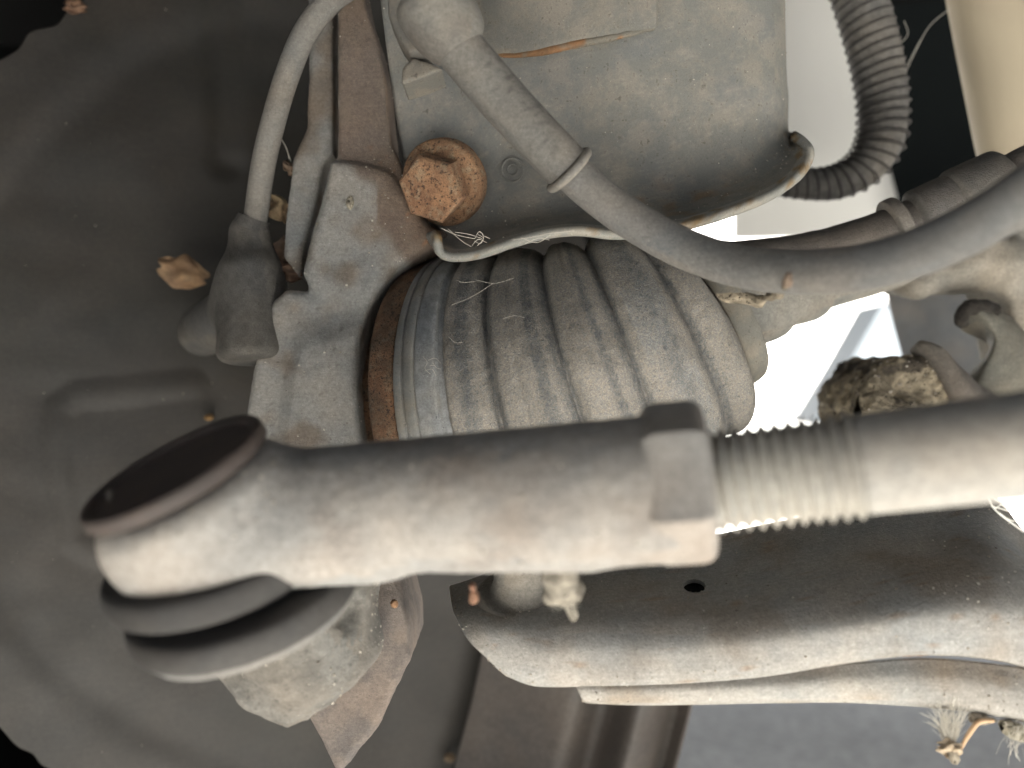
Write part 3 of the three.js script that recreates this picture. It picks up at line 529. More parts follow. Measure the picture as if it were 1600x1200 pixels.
// ------------------------------------------------------------------ brake hose
{
  const t = thing('brake_hose', 'grey rubber brake hose sweeping from the top bracket across to the right edge', 'hose', [1000, 420, 0.2]);
  part('hose', finish(sweep([[860, 232, 0.204], [900, 276, 0.2035], [950, 318, 0.2025], [1010, 358, 0.2005], [1080, 393, 0.196], [1160, 417, 0.188], [1250, 425, 0.178], [1350, 417, 0.168], [1450, 388, 0.160], [1540, 343, 0.154], [1620, 290, 0.150], [1700, 225, 0.147]], [0.0053, 0.0052, 0.0052, 0.0052, 0.0052, 0.0052, 0.0052, 0.0052], { seg: 200, rad: 36 }), blotch([0.29, 0.28, 0.265], [0.32, 0.305, 0.28], 40), (x, y, z) => 0.00008 * fb(x, y, z, 300)), M.hose, t);
  part('sleeve', finish(sweep([[664, 6, 0.1975], [712, 68, 0.1985], [790, 160, 0.200], [846, 220, 0.2015], [886, 262, 0.2032]], [0.0066, 0.0065, 0.0065, 0.0064, 0.0064], { seg: 90, rad: 40 }), (x, y, z) => { const px = PX(x, z), py = PY(y, z); let c = mixc([0.24, 0.228, 0.207], [0.28, 0.264, 0.235], sst(-0.1, 0.3, fb(x, y, z, 60))); const s = n3(x - y, (x + y) * 0.35, z, 420) + 0.5 * n3(x, y, z, 700), w = sst(34, 8, Math.abs((px - 800) * 0.75 - (py - 155) * 0.66 - 8)) * sst(735, 770, px) * sst(880, 850, px); c = mixc(c, [0.09, 0.085, 0.08], sst(0.05, 0.4, s) * 0.6 * w); return c; }), M.hose, t);
  const u = V(915, 290, 0.203).sub(V(860, 232, 0.203)).normalize(), o = V(889, 266, 0.2033), g = new THREE.TorusGeometry(0.0062, 0.0016, 14, 60);
  g.scale(1, 1, 0.8).applyQuaternion(new THREE.Quaternion().setFromUnitVectors(vec(0, 0, 1), u.clone().add(vec(0.05, 0.06, -0.30)).normalize())).translate(o.x, o.y, o.z);
  part('collar_ring', finish(g, [0.34, 0.32, 0.285]), M.hose, t);
  // crimped end at the top with a hexagon behind it
  const e = V(690, 30, 0.197), ed = vec(-0.45, 0.5, 0.28).normalize();
  part('end_fitting', finish(turned(e.clone().addScaledVector(ed, -0.010), ed, roundProf([[0, 0.005], [0.002, 0.0078], [0.006, 0.0094], [0.011, 0.0098], [0.016, 0.0092], [0.019, 0.0072], [0.020, 0]], 6), 60), blotch([0.27, 0.255, 0.225], [0.21, 0.195, 0.175], 70)), M.hose, t);
  const b1 = poly2([[604, -40], [700, -40], [690, 30], [672, 62], [668, 84], [640, 84], [622, 60], [606, 24]], 0.213), b2 = poly2([[624, 92], [640, 76], [668, 84], [690, 94], [660, 107], [622, 119]], 0.209);
  const fz = extr(b1, -0.225, -0.212, 0.0014), fz2 = extr(b2, -0.228, -0.2145, 0.0006);
  part('hose_bracket', finish(nets((x, y, z) => Math.min(fz(x, y, z), fz2(x, y, z)), vec(V(596, 0, 0.225).x, V(0, 125, 0.21).y, -0.229), vec(V(706, 0, 0.21).x, V(0, -48, 0.225).y, -0.203), 0.0007), blotch([0.30, 0.28, 0.25], [0.25, 0.23, 0.21], 60)), M.plate, t);
}

// ------------------------------------------------------------------ track rod end (nearest to the eye) and track rod
{
  const t = thing('track_rod_end', 'beige dusty track rod end with round dark cap, nearest the viewer', 'track rod end', [330, 890, 0.155]);
  const at = vec(-0.375, 0.86, 0.345).normalize(), cap = V(275, 735, 0.152);
  const low = cap.clone().addScaledVector(at, -0.0225);
  const house = cyl(cap.clone().addScaledVector(at, -0.0026), low, 0.0188, 0.0178, 0.0045), shank = caps(V(370, 800, 0.1605), V(1005, 765, 0.1470), 0.0119, 0.0143), swell = caps(V(620, 800, 0.158), V(900, 792, 0.150), 0.0102, 0.0108);
  const belly = caps(V(252, 852, 0.1515), V(575, 842, 0.1565), 0.0103, 0.0080);
  const f = (x, y, z) => smin(smin(house(x, y, z), belly(x, y, z), 0.005), smin(shank(x, y, z), swell(x, y, z), 0.006), 0.007);
  const g = nets(f, vec(V(110, 0, 0.165).x, V(0, 940, 0.16).y, -0.19), vec(V(1075, 0, 0.15).x, V(0, 620, 0.15).y, -0.122), 0.0009);
  const rodc = (x, y, z) => { let c = mixc([0.46, 0.43, 0.395], [0.385, 0.34, 0.30], sst(-0.1, 0.4, fb(x, y, z, 42))); c = mixc(c, [0.48, 0.45, 0.41], sst(0.1, 0.5, fb(x, y, z + 3, 90))); return c; };
  part('forging', finish(g, rodc, (x, y, z) => 0.0003 * fb(x, y, z, 110) + 0.00012 * n3(x, y, z, 400)), M.rod, t);
  const ra = V(1200, 742, 0.1425).sub(V(1000, 758, 0.1470)).normalize(), hx = V(1008, 756.5, 0.1462);
  part('hexagon_collar', finish(prism(hx, ra, 6, 0.0155, 0.0124, 0.0028, 0.34), rodc), M.rod, t);
  part('end_cap', finish(turned(cap.clone().addScaledVector(at, -0.0016), at, roundProf([[0, 0.0182], [0.0005, 0.0190], [0.0010, 0.0190], [0.0026, 0.0188], [0.0032, 0.0183], [0.0033, 0.0177], [0.0030, 0.0168], [0.0021, 0.0160], [0.0020, 0.014], [0.0020, 0.0001]], 6), 90), blotch([0.125, 0.097, 0.088], [0.095, 0.076, 0.07], 60)), M.plate, t, 'dark brown round cap with a raised rim');
  // two rubber folds, each tilted a little less than the joint
  const lu = vec(-0.17, 0.94, 0.24).normalize(), c1 = V(341, 878, 0.1610), c2 = V(384, 932, 0.1645);
  const fold = (c, r, h) => turned(c.clone().addScaledVector(lu, -h / 2), lu, roundProf([[0, r - 0.010], [h * 0.02, r - 0.0030], [h * 0.10, r - 0.0008], [h * 0.5, r], [h * 0.88, r - 0.0006], [h * 0.99, r - 0.0030], [h, r - 0.010]], 6), 96);
  part('dust_boot', finish(mergeGeometries([fold(c1, 0.0226, 0.0074), fold(c2, 0.0241, 0.0072), turned(c2, c1.clone().sub(c2), [[-0.004, 0.0165], [0.012, 0.0165]], 60)]), blotch([0.085, 0.078, 0.072], [0.05, 0.046, 0.043], 45)), M.hose, t, 'dark rubber boot with two folds');
  const c3 = c2.clone().addScaledVector(lu, -0.0048);
  part('boot_clip', finish(turned(c3, lu, roundProf([[0, 0.0205], [0.0003, 0.0222], [0.0014, 0.0224], [0.0018, 0.0205]], 5), 90), [0.36, 0.35, 0.33], (x, y, z) => 0.0003 * fb(x, y, z, 300)), M.rod, t);
}
{
  const t = thing('track_rod', 'beige track rod with a threaded end screwed into the rod end', 'track rod', [1300, 790, 0.135]);
  const a = V(1085, 756, 0.1448), u = V(1640, 690, 0.1255).sub(a).normalize(), L = V(1330, 728, 0.1365).distanceTo(a);
  const pr = [[0, 0.0085]], P = 0.0024; let s = 0.0004; pr.push([s, 0.0085]);
  while (s < L) { pr.push([s + P * 0.10, 0.0085], [s + P * 0.44, 0.0097], [s + P * 0.56, 0.0097], [s + P * 0.90, 0.0085]); s += P; }
  pr.push([s, 0.0083], [s + 0.0004, 0.0088]);
  part('thread', finish(turned(a, u, pr, 60), blotch([0.56, 0.53, 0.47], [0.50, 0.47, 0.42], 80)), M.rod, t);
  part('shank', finish(sweep([a.clone().addScaledVector(u, s), a.clone().addScaledVector(u, s + 0.03), a.clone().addScaledVector(u, s + 0.09)], [0.0089, 0.0090, 0.0090], { seg: 40, rad: 48 }), blotch([0.54, 0.515, 0.47], [0.49, 0.465, 0.425], 40)), M.rod, t);
}

// ------------------------------------------------------------------ lower control arm
{
  const t = thing('control_arm', 'pressed steel lower control arm with pale bottom flange running out to the right', 'control arm', [1200, 1100, 0.2]);
  const rows = [
    [[704, 915, 0.2369], [709, 940, 0.2225], [716, 962, 0.2099], [728, 990, 0.2038], [744, 1012, 0.2014], [762, 1030, 0.2010], [776, 1044, 0.2016], [790, 1056, 0.2026]],
    [[735, 905, 0.2339], [742, 935, 0.2195], [752, 958, 0.2069], [768, 986, 0.2008], [788, 1020, 0.1984], [806, 1050, 0.1980], [816, 1060, 0.1986], [826, 1070, 0.1996]],
    [[820, 870, 0.2373], [822, 915, 0.2211], [826, 952, 0.2061], [834, 984, 0.1988], [842, 1018, 0.1954], [850, 1048, 0.1950], [856, 1061, 0.1956], [862, 1072, 0.1966]],
    [[940, 852, 0.2385], [940, 905, 0.2205], [940, 948, 0.2049], [940, 978, 0.1973], [940, 1014, 0.1934], [940, 1050, 0.1930], [940, 1060, 0.1934], [940, 1070, 0.1942]],
    [[1100, 838, 0.2393], [1100, 895, 0.2201], [1100, 940, 0.2042], [1100, 972, 0.1963], [1100, 1008, 0.1919], [1100, 1044, 0.1915], [1100, 1054, 0.1919], [1100, 1064, 0.1927]],
    [[1200, 818, 0.2387], [1200, 880, 0.2189], [1200, 928, 0.2027], [1200, 960, 0.1948], [1200, 998, 0.1902], [1200, 1034, 0.1900], [1200, 1045, 0.1904], [1200, 1055, 0.1912]],
    [[1320, 794, 0.2371], [1320, 860, 0.2173], [1320, 908, 0.2017], [1320, 942, 0.1938], [1320, 980, 0.1886], [1320, 1016, 0.1885], [1320, 1024, 0.1889], [1320, 1034, 0.1897]],
    [[1440, 776, 0.2343], [1440, 838, 0.2163], [1440, 885, 0.2013], [1440, 919, 0.1928], [1440, 962, 0.1869], [1440, 1004, 0.1870], [1440, 1011, 0.1874], [1440, 1021, 0.1882]],
    [[1545, 770, 0.2319], [1545, 830, 0.2157], [1545, 870, 0.2013], [1545, 906, 0.1928], [1545, 955, 0.1864], [1545, 1008, 0.1865], [1545, 1017, 0.1869], [1545, 1027, 0.1877]],
    [[1606, 836, 0.2245], [1606, 864, 0.2149], [1606, 885, 0.2023], [1606, 912, 0.1938], [1606, 960, 0.1869], [1606, 1018, 0.1870], [1606, 1030, 0.1874], [1606, 1040, 0.1882]],
    [[1690, 910, 0.2197], [1690, 925, 0.2137], [1690, 930, 0.2041], [1690, 944, 0.1968], [1690, 980, 0.1884], [1690, 1036, 0.1880], [1690, 1053, 0.1884], [1690, 1063, 0.1892]],
  ];
  const colr = (x, y, z) => { const py = PY(y, z); let c = mixc(C.arm, C.armPale, sst(-0.25, 0.35, fb(x, y, z, 34) + 0.3 * sst(0, 0.02, 0.2 + z + 0.02 * fb(x, y, z, 40)))); c = mixc(c, [0.34, 0.275, 0.21], 0.5 * sst(-0.05, 0.4, fb(x, y, z + 2, 48))); const ro = fb(x, y, z + 5, 210); if (ro > 0.3) c = mixc(c, [0.36, 0.22, 0.12], 0.45 * sst(0.3, 0.45, ro)); return c; };
  let g = sheet(rows, 0.0022, 60, 130, (p) => { p.z += 0.0005 * fb(p.x, p.y, 0.4, 40); });
  // the drilled hole
  const prep = (gg) => { gg.computeBoundingBox(); if (!gg.attributes.uv) gg.setAttribute('uv', new THREE.Float32BufferAttribute(new Float32Array(gg.attributes.position.count * 2), 2)); return new Brush(gg); };
  const hp = V(1085, 915, 0.2130), dir = V(1085, 915, 0.26).sub(V(1085, 915, 0.2)).add(vec(0, -0.03, 0)).normalize(), tool = new THREE.CylinderGeometry(0.0031, 0.0031, 0.03, 32); tool.applyQuaternion(new THREE.Quaternion().setFromUnitVectors(vec(0, 1, 0), dir)).translate(hp.x, hp.y, hp.z);
  g = new Evaluator().evaluate(prep(g), prep(tool), SUBTRACTION).geometry; g.clearGroups();
  part('web', finish(g, colr), M.cast, t);
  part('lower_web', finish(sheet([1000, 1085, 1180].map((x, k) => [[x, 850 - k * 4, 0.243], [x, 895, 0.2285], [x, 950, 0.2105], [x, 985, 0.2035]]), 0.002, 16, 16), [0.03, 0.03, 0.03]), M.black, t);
  const fl = [
    [[904, 1062, 0.1965], [907, 1078, 0.1952], [912, 1092, 0.1955], [917, 1099, 0.1980]], [[980, 1062, 0.1955], [980, 1078, 0.1938], [981, 1094, 0.1945], [983, 1102, 0.1975]], [[1100, 1060, 0.1945], [1100, 1076, 0.1928], [1100, 1092, 0.1935], [1100, 1101, 0.1965]],
    [[1200, 1054, 0.1935], [1200, 1072, 0.1918], [1200, 1090, 0.1925], [1200, 1099, 0.1955]], [[1320, 1041, 0.1925], [1320, 1064, 0.1905], [1320, 1088, 0.1910], [1320, 1098, 0.1940]], [[1440, 1032, 0.1915], [1440, 1062, 0.1893], [1440, 1092, 0.1898], [1440, 1105, 0.1930]],
    [[1545, 1040, 0.1905], [1545, 1072, 0.1883], [1545, 1106, 0.1888], [1545, 1118, 0.1920]], [[1610, 1050, 0.1900], [1610, 1085, 0.1880], [1610, 1120, 0.1885], [1610, 1131, 0.1920]], [[1690, 1068, 0.1900], [1690, 1100, 0.1880], [1690, 1140, 0.1885], [1690, 1150, 0.1920]]];
  part('bottom_flange', finish(sheet(fl, 0.0018, 24, 120, (p) => { p.z += 0.0004 * fb(p.x, p.y, 0.7, 60); }), (x, y, z) => { let c = mixc([0.52, 0.50, 0.46], [0.45, 0.43, 0.395], sst(-0.2, 0.3, fb(x, y, z, 40))); c = mixc(c, [0.40, 0.31, 0.22], 0.65 * sst(0.06, 0.4, fb(x, y, z + 6, 70))); const s = n3(x, y, z, 300); if (s > 0.66) c = mixc(c, [0.2, 0.18, 0.16], 0.7); return c; }), M.cast, t);
  part('seam', finish(sweep([[905, 1070, 0.1973], [1000, 1066, 0.1958], [1100, 1061, 0.1948], [1200, 1052, 0.1938], [1320, 1031, 0.1928], [1440, 1018, 0.1923], [1545, 1024, 0.1918], [1610, 1038, 0.1913]], [0.0008, 0.0008, 0.0009, 0.001, 0.0011, 0.0011], { seg: 140, rad: 12 }), (x, y, z) => mixc([0.26, 0.24, 0.21], [0.30, 0.17, 0.09], sst(0.05, 0.3, fb(x, y, z, 150))), (x, y, z) => 0.0004 * fb(x, y, z, 260)), M.cast, t, 'dirty rust-flecked seam between web and flange');
  // ball joint seat standing on the arm
  const bj = V(818, 932, 0.2150), bu = vec(0.03, 0.94, 0.33).normalize();
  part('ball_joint_seat', finish(turned(bj.clone().addScaledVector(bu, -0.008), bu, roundProf([[0, 0.0125], [0.006, 0.0134], [0.0085, 0.0132], [0.0096, 0.0122], [0.0100, 0.0096], [0.0118, 0.0088], [0.024, 0.0085], [0.030, 0.0075], [0.030, 0]], 6), 70), blotch([0.24, 0.225, 0.20], [0.30, 0.275, 0.235], 60)), M.cast, t, 'round ball joint seat standing on the inner end of the arm');
}
{ // curved splash panel seen below the arm
  const t = thing('splash_panel', 'dark brown curved panel with a pale vertical ridge below the control arm', 'splash panel', [920, 1200, 0.33]);
  const d = (x) => 0.335 + 0.010 * Math.exp(-(((x - 945) / 26) ** 2)) - 0.014 * Math.exp(-(((x - 1004) / 30) ** 2)) + 0.012 * Math.exp(-(((x - 1056) / 12) ** 2)) + (x < 900 ? (900 - x) * 0.00012 : 0);
  const rows = []; for (let k = 0; k <= 26; k++) { const x = 740 + k * 13; rows.push([[x + 28, 960, d(x)], [x, 1090, d(x) - 0.004], [x - 28, 1200, d(x) - 0.010], [x - 52, 1300, d(x) - 0.02]]); }
  part('panel', finish(sheet(rows, 0.002, 30, 160), (x, y, z) => { const px = PX(x, z) + (PY(y, z) - 1105) * 0.29; let c = mixc([0.13, 0.112, 0.10], [0.16, 0.138, 0.122], sst(-0.2, 0.3, fb(x, y, z, 30))); return c; }), M.shield, t);
}

// ------------------------------------------------------------------ right side: conduit, link rod, anti-roll bar and what stands behind
{
  const t = thing('corrugated_conduit', 'ribbed dark corrugated conduit curving down at the upper right', 'conduit', [1320, 290, 0.3]);
  const pts = [[1324, -60, 0.298], [1340, -10, 0.299], [1358, 50, 0.3], [1373, 115, 0.302], [1380, 175, 0.304], [1374, 225, 0.306], [1350, 262, 0.309], [1312, 283, 0.312], [1265, 288, 0.315], [1215, 282, 0.318], [1150, 272, 0.32]];
  const c = curve(pts.map(P3)), colr = blotch([0.30, 0.283, 0.26], [0.22, 0.207, 0.19], 60, -0.3, 0.3), n = 36;
  part('tube', finish(sweep(pts, [0.0098, 0.0098, 0.0096, 0.0088, 0.0072, 0.0062, 0.006], { seg: 160, rad: 30 }), colr), M.rubber, t);
  for (let k = 0; k < n; k++) {
    const q = (k + 0.5) / n, p = c.getPointAt(q), u = c.getTangentAt(q), r = q < 0.5 ? 0.0099 : mix(0.0099, 0.0064, sst(0.5, 0.8, q));
    const g = new THREE.TorusGeometry(r, 0.0005, 6, 30), tilt = u.clone().add(vec(0.12, -0.22, 0.1)).normalize(); g.applyQuaternion(new THREE.Quaternion().setFromUnitVectors(vec(0, 0, 1), tilt)).translate(p.x, p.y, p.z);
    part('rib', finish(g, [0.10, 0.09, 0.085]), M.rubber, t);
  }
}
single('link_rod', finish(sweep([[1526, -60, 0.30], [1549, 60, 0.3], [1571, 170, 0.3], [1597, 300, 0.3], [1623, 430, 0.3]], [0.0126, 0.0126, 0.0126, 0.0125], { seg: 60, rad: 48 }), blotch([0.46, 0.39, 0.28], [0.43, 0.36, 0.26], 25)), M.smooth, 'cream-coloured round link rod at the upper right corner', 'link rod');
{
  const t = thing('anti_roll_bar', 'dark brown anti-roll bar with a ringed bush behind the hose', 'anti-roll bar', [1300, 400, 0.2500]);
  const pts = [[1020, 402, 0.2565], [1120, 410, 0.2548], [1200, 406, 0.2524], [1290, 391, 0.2500], [1370, 367, 0.2476], [1440, 340, 0.2452], [1540, 296, 0.2419], [1640, 245, 0.2395]];
  part('bar', finish(sweep(pts, [0.0069, 0.0070, 0.0071, 0.0071, 0.0071, 0.0071], { seg: 120, rad: 40 }), blotch([0.135, 0.118, 0.104], [0.17, 0.15, 0.13], 50), (x, y, z) => 0.0003 * fb(x, y, z, 200)), M.cast, t);
  const ring = (px, py, d, r, w, h, name, col) => { const o = V(px, py, d), u = V(px + 60, py - 27, d - 0.002).sub(o).normalize(); part(name, finish(turned(o.clone().addScaledVector(u, -h / 2), u, roundProf([[0, r - w], [h * 0.1, r - 0.0002], [h * 0.3, r], [h * 0.7, r], [h * 0.9, r - 0.0002], [h, r - w]], 5), 60), col), M.cast, t); };
  ring(1402, 356, 0.2464, 0.0100, 0.0033, 0.0044, 'stop_ring', blotch([0.27, 0.24, 0.205], [0.22, 0.195, 0.17], 80));
  ring(1462, 330, 0.2444, 0.0096, 0.0025, 0.0145, 'bush', blotch([0.165, 0.15, 0.135], [0.13, 0.12, 0.108], 60));
  ring(1530, 302, 0.242, 0.0110, 0.0025, 0.018, 'bush_strap', blotch([0.18, 0.165, 0.145], [0.14, 0.13, 0.117], 60));
}
{ // white painted body side, dark wheel house side and the pale bracket at the right
  const rows = [[[1150, -80, 0.50], [1150, 120, 0.50], [1150, 300, 0.5], [1150, 372, 0.52]], [[1260, -80, 0.49], [1262, 120, 0.49], [1270, 290, 0.49], [1280, 366, 0.51]], [[1318, -80, 0.495], [1324, 120, 0.495], [1345, 270, 0.495], [1356, 350, 0.515]], [[1340, -80, 0.52], [1348, 120, 0.52], [1372, 260, 0.52], [1388, 330, 0.53]], [[1350, -80, 0.56], [1360, 120, 0.56], [1386, 250, 0.56], [1402, 310, 0.56]]];
  single('body_rail', finish(sheet(rows, 0.003, 40, 40), [0.62, 0.61, 0.58]), M.smooth, 'white painted body rail behind the corrugated conduit', 'body rail');
  const wall = [[[1330, -200, 0.64], [1330, 120, 0.63], [1340, 420, 0.62]], [[1480, -200, 0.63], [1480, 120, 0.62], [1480, 420, 0.62]], [[1720, -200, 0.6], [1720, 120, 0.6], [1720, 420, 0.6]]];
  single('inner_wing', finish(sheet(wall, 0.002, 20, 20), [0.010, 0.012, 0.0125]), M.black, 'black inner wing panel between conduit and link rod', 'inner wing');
  const sub = [[[1382, 380, 0.50], [1390, 470, 0.5], [1412, 560, 0.5], [1440, 700, 0.5]], [[1470, 380, 0.48], [1470, 470, 0.48], [1480, 560, 0.48], [1490, 700, 0.48]], [[1560, 380, 0.48], [1560, 470, 0.48], [1560, 560, 0.48], [1560, 700, 0.48]], [[1700, 380, 0.49], [1700, 470, 0.49], [1700, 560, 0.49], [1700, 700, 0.49]]];
  single('subframe', finish(sheet(sub, 0.004, 30, 30, (p) => { p.z += 0.003 * fb(p.x, p.y, 0.1, 14); }), blotch([0.30, 0.295, 0.285], [0.22, 0.22, 0.22], 20)), M.cast, 'grey subframe plate behind the hooked bracket', 'subframe');
}
{
  const t = thing('steering_rack_mount', 'beige cast rack mount with bolt head at the right edge under the hose', 'mount', [1500, 470, 0.3]);
  const a = caps(V(1400, 430, 0.30), V(1470, 412, 0.298), 0.008, 0.0095), b = caps(V(1452, 420, 0.285), V(1436, 446, 0.284), 0.0045, 0.005), c = cyl(V(1508, 392, 0.288), V(1520, 440, 0.284), 0.014, 0.011, 0.004), d = extr(poly2([[1560, 330], [1660, 330], [1660, 560], [1590, 560], [1574, 470], [1560, 440]], 0.285), -0.31, -0.283, 0.003), h = caps(V(1420, 436, 0.29), V(1560, 410, 0.286), 0.007, 0.010);
  part('casting', finish(nets((x, y, z) => smin(smin(smin(smin(a(x, y, z), b(x, y, z), 0.003), c(x, y, z), 0.004), d(x, y, z), 0.004), h(x, y, z), 0.005), vec(V(1370, 0, 0.3).x, V(0, 575, 0.285).y, -0.315), vec(V(1665, 0, 0.29).x, V(0, 320, 0.285).y, -0.27), 0.001), blotch([0.40, 0.365, 0.31], [0.33, 0.30, 0.25], 60), (x, y, z) => 0.0006 * fb(x, y, z, 120)), M.rod, t);
  part('bolt_head', finish(prism(V(1556, 404, 0.284), vec(-0.45, -0.1, 0.9), 6, 0.0062, 0.006, 0.0006, 0.3), [0.30, 0.27, 0.235]), M.rod, t);
}
{
  const t = thing('hooked_bracket', 'dusty hooked steel bracket at the right edge above the track rod', 'bracket', [1560, 600, 0.28]);
  const rows = [[[1500, 498, 0.286], [1506, 486, 0.278], [1524, 478, 0.274], [1552, 480, 0.277], [1582, 496, 0.284]], [[1500, 512, 0.286], [1520, 500, 0.277], [1540, 496, 0.272], [1568, 502, 0.275], [1602, 520, 0.283]], [[1548, 545, 0.288], [1548, 535, 0.279], [1556, 530, 0.273], [1580, 534, 0.275], [1618, 545, 0.283]], [[1520, 580, 0.288], [1526, 575, 0.279], [1542, 572, 0.273], [1580, 574, 0.275], [1624, 580, 0.283]], [[1480, 610, 0.288], [1490, 618, 0.279], [1520, 630, 0.273], [1570, 640, 0.275], [1626, 640, 0.283]]];
  part('strap', finish(sheet(rows, 0.003, 40, 40), blotch([0.27, 0.25, 0.20], [0.20, 0.185, 0.15], 60), (x, y, z) => 0.0004 * fb(x, y, z, 180)), M.cast, t);
  part('hook_end', finish(sweep([[1556, 486, 0.276], [1532, 480, 0.275], [1510, 484, 0.275], [1501, 500, 0.276], [1506, 508, 0.277]], [0.0024, 0.0028, 0.003, 0.0026, 0.0018], { seg: 40, rad: 14 }), [0.055, 0.048, 0.042], (x, y, z) => 0.0008 * fb(x, y, z, 260)), M.lump, t);
}
{
  const t = thing('rubber_mount', 'crumbling dusty rubber mount block above the track rod at the right', 'mount', [1430, 640, 0.27]);
  const a = extr(poly2([[1354, 600], [1374, 580], [1392, 562], [1420, 556], [1432, 556], [1470, 556], [1502, 610], [1480, 640], [1420, 680], [1354, 680], [1348, 630]], 0.268), -0.31, -0.268, 0.003), b = caps(V(1370, 640, 0.268), V(1420, 660, 0.266), 0.006, 0.007);
  part('block', finish(nets((x, y, z) => smin(a(x, y, z), b(x, y, z), 0.004) + 0.0022 * fb(x, y, z, 110) + 0.0012 * n3(x, y, z, 330), vec(V(1335, 0, 0.27).x, V(0, 690, 0.27).y, -0.315), vec(V(1520, 0, 0.27).x, V(0, 535, 0.27).y, -0.258), 0.0008), (x, y, z) => { const o = fb(x, y, z, 150) + 0.4 * sst(0.006, 0, Math.abs(y - V(0, 570, 0.268).y)); return mixc([0.55, 0.48, 0.37], [0.13, 0.11, 0.09], sst(0.24, 0.42, o)); }), M.lump, t);
  const w = [[[1424, 552, 0.276], [1440, 540, 0.268], [1474, 545, 0.264], [1494, 566, 0.268]], [[1450, 580, 0.276], [1462, 575, 0.266], [1494, 582, 0.262], [1530, 600, 0.27]], [[1478, 625, 0.276], [1490, 628, 0.265], [1530, 632, 0.262], [1580, 640, 0.27]], [[1490, 680, 0.276], [1500, 680, 0.265], [1545, 680, 0.262], [1600, 680, 0.27]]];
  part('metal_sleeve', finish(sheet(w, 0.003, 30, 30), blotch([0.20, 0.175, 0.15], [0.16, 0.14, 0.122], 60), (x, y, z) => 0.0003 * fb(x, y, z, 160)), M.cast, t, 'brown metal sleeve round the mount');
}

// ------------------------------------------------------------------ grit lying on the larger parts
const gritGeo = [0, 1, 2, 3].map((k) => { const g = new THREE.IcosahedronGeometry(1, 0), p = g.attributes.position; for (let i = 0; i < p.count; i++) { const f = 1 + 0.5 * n3(p.getX(i), p.getY(i), p.getZ(i) + k * 3, 1.3); p.setXYZ(i, p.getX(i) * f, p.getY(i) * f * 0.8, p.getZ(i) * f); } g.computeVertexNormals(); return g; });
function grit(path, n, size, tones) {
  const [tn, pn] = path.split('/'), t = scene.getObjectByName(tn), m = t.children.find((c) => c.name === pn), p = m.geometry.attributes.position, nn = m.geometry.attributes.normal, gs = [];
  let k = 0, tries = 0; while (k < n && tries++ < n * 60) {
    const i = Math.floor(rnd() * p.count), q = vec().fromBufferAttribute(p, i).add(t.position), w = vec().fromBufferAttribute(nn, i); if (w.dot(EYE.clone().sub(q)) < 0 || rnd() > 0.3 + fb(q.x, q.y, q.z, 60) * 2) continue;
    const r = size * (0.35 + rnd() ** 3), g = gritGeo[k % 4].clone(); g.rotateX(rnd() * 6).rotateY(rnd() * 6).scale(r, r, r).translate(q.x, q.y, q.z); gs.push(finish(g, tones[Math.floor(rnd() * tones.length)])); k++;
  }
  part('grit', mergeGeometries(gs), M.web, t).userData.kind = 'stuff';
}
const TONES = [[0.40, 0.36, 0.30], [0.30, 0.26, 0.21], [0.16, 0.14, 0.12], [0.52, 0.48, 0.41]];
grit('control_arm/web', 420, 0.00032, TONES); grit('control_arm/bottom_flange', 140, 0.0003, TONES); grit('steering_knuckle/casting', 420, 0.0003, TONES); grit('steering_knuckle/steering_arm', 260, 0.00036, TONES);
grit('strut_bracket/mounting_plate', 380, 0.00026, TONES); grit('dust_shield/plate', 170, 0.0003, TONES.slice(0, 3)); grit('drive_shaft/rubber_boot', 900, 0.00022, TONES); grit('track_rod_end/forging', 260, 0.0003, TONES); grit('rubber_mount/block', 160, 0.0006, TONES);

// ------------------------------------------------------------------ debris: leaves, crumbs, lint, cobwebs
function flake(c, r, turn, d, seed2, up = 0) { // crumpled dry leaf scrap
  const rows = []; for (let i = 0; i < 6; i++) { const row = []; for (let j = 0; j < 6; j++) { const a = (i - 2.5) / 2.5, b = (j - 2.5) / 2.5, w = (1 - 0.55 * Math.abs(a) ** 1.4) * (1 + 0.7 * n3(a, Math.sign(b), seed2, 2.3)), e = 1 + 0.5 * n3(b, seed2, 3.1, 1.9); const x = a * e * r * Math.cos(turn) - b * w * r * 0.75 * Math.sin(turn), y = a * e * r * Math.sin(turn) + b * w * r * 0.75 * Math.cos(turn); row.push([c[0] + x, c[1] + y, d + 0.0028 * n3(a, b, seed2, 1.7) + 0.0016 * Math.abs(b) + up * a]); } rows.push(row); }
  return sheet(rows, 0.0003, 14, 14);
}
const leafc = (a, b) => (x, y, z) => mixc(a, b, sst(-0.2, 0.3, fb(x, y, z, 220)));
single('dry_leaf', finish(flake([286, 424], 36, 0.3, 0.289, 1.3), leafc([0.42, 0.27, 0.15], [0.30, 0.18, 0.10])), M.leaf, 'tan crumpled dry leaf beside the speed sensor on the dust shield', 'leaf', 'dry leaf scraps caught among the parts');
single('dry_leaf', finish(flake([436, 326], 22, 1.1, 0.252, 2.1), leafc([0.42, 0.31, 0.18], [0.28, 0.19, 0.11])), M.leaf, 'pale scrap of dry leaf just right of the sensor cable above its collar', 'leaf', 'dry leaf scraps caught among the parts');
single('dry_leaf', finish(flake([441, 402], 30, 2.0, 0.251, 4.4), leafc([0.26, 0.16, 0.10], [0.15, 0.10, 0.07])), M.leaf, 'dark brown leaf scrap caught between sensor and knuckle', 'leaf', 'dry leaf scraps caught among the parts');
single('dry_leaf', finish(flake([452, 424], 20, 0.4, 0.249, 6.2), leafc([0.33, 0.21, 0.14], [0.24, 0.14, 0.09])), M.leaf, 'reddish leaf scrap lowest in the gap between sensor and knuckle', 'leaf', 'dry leaf scraps caught among the parts');
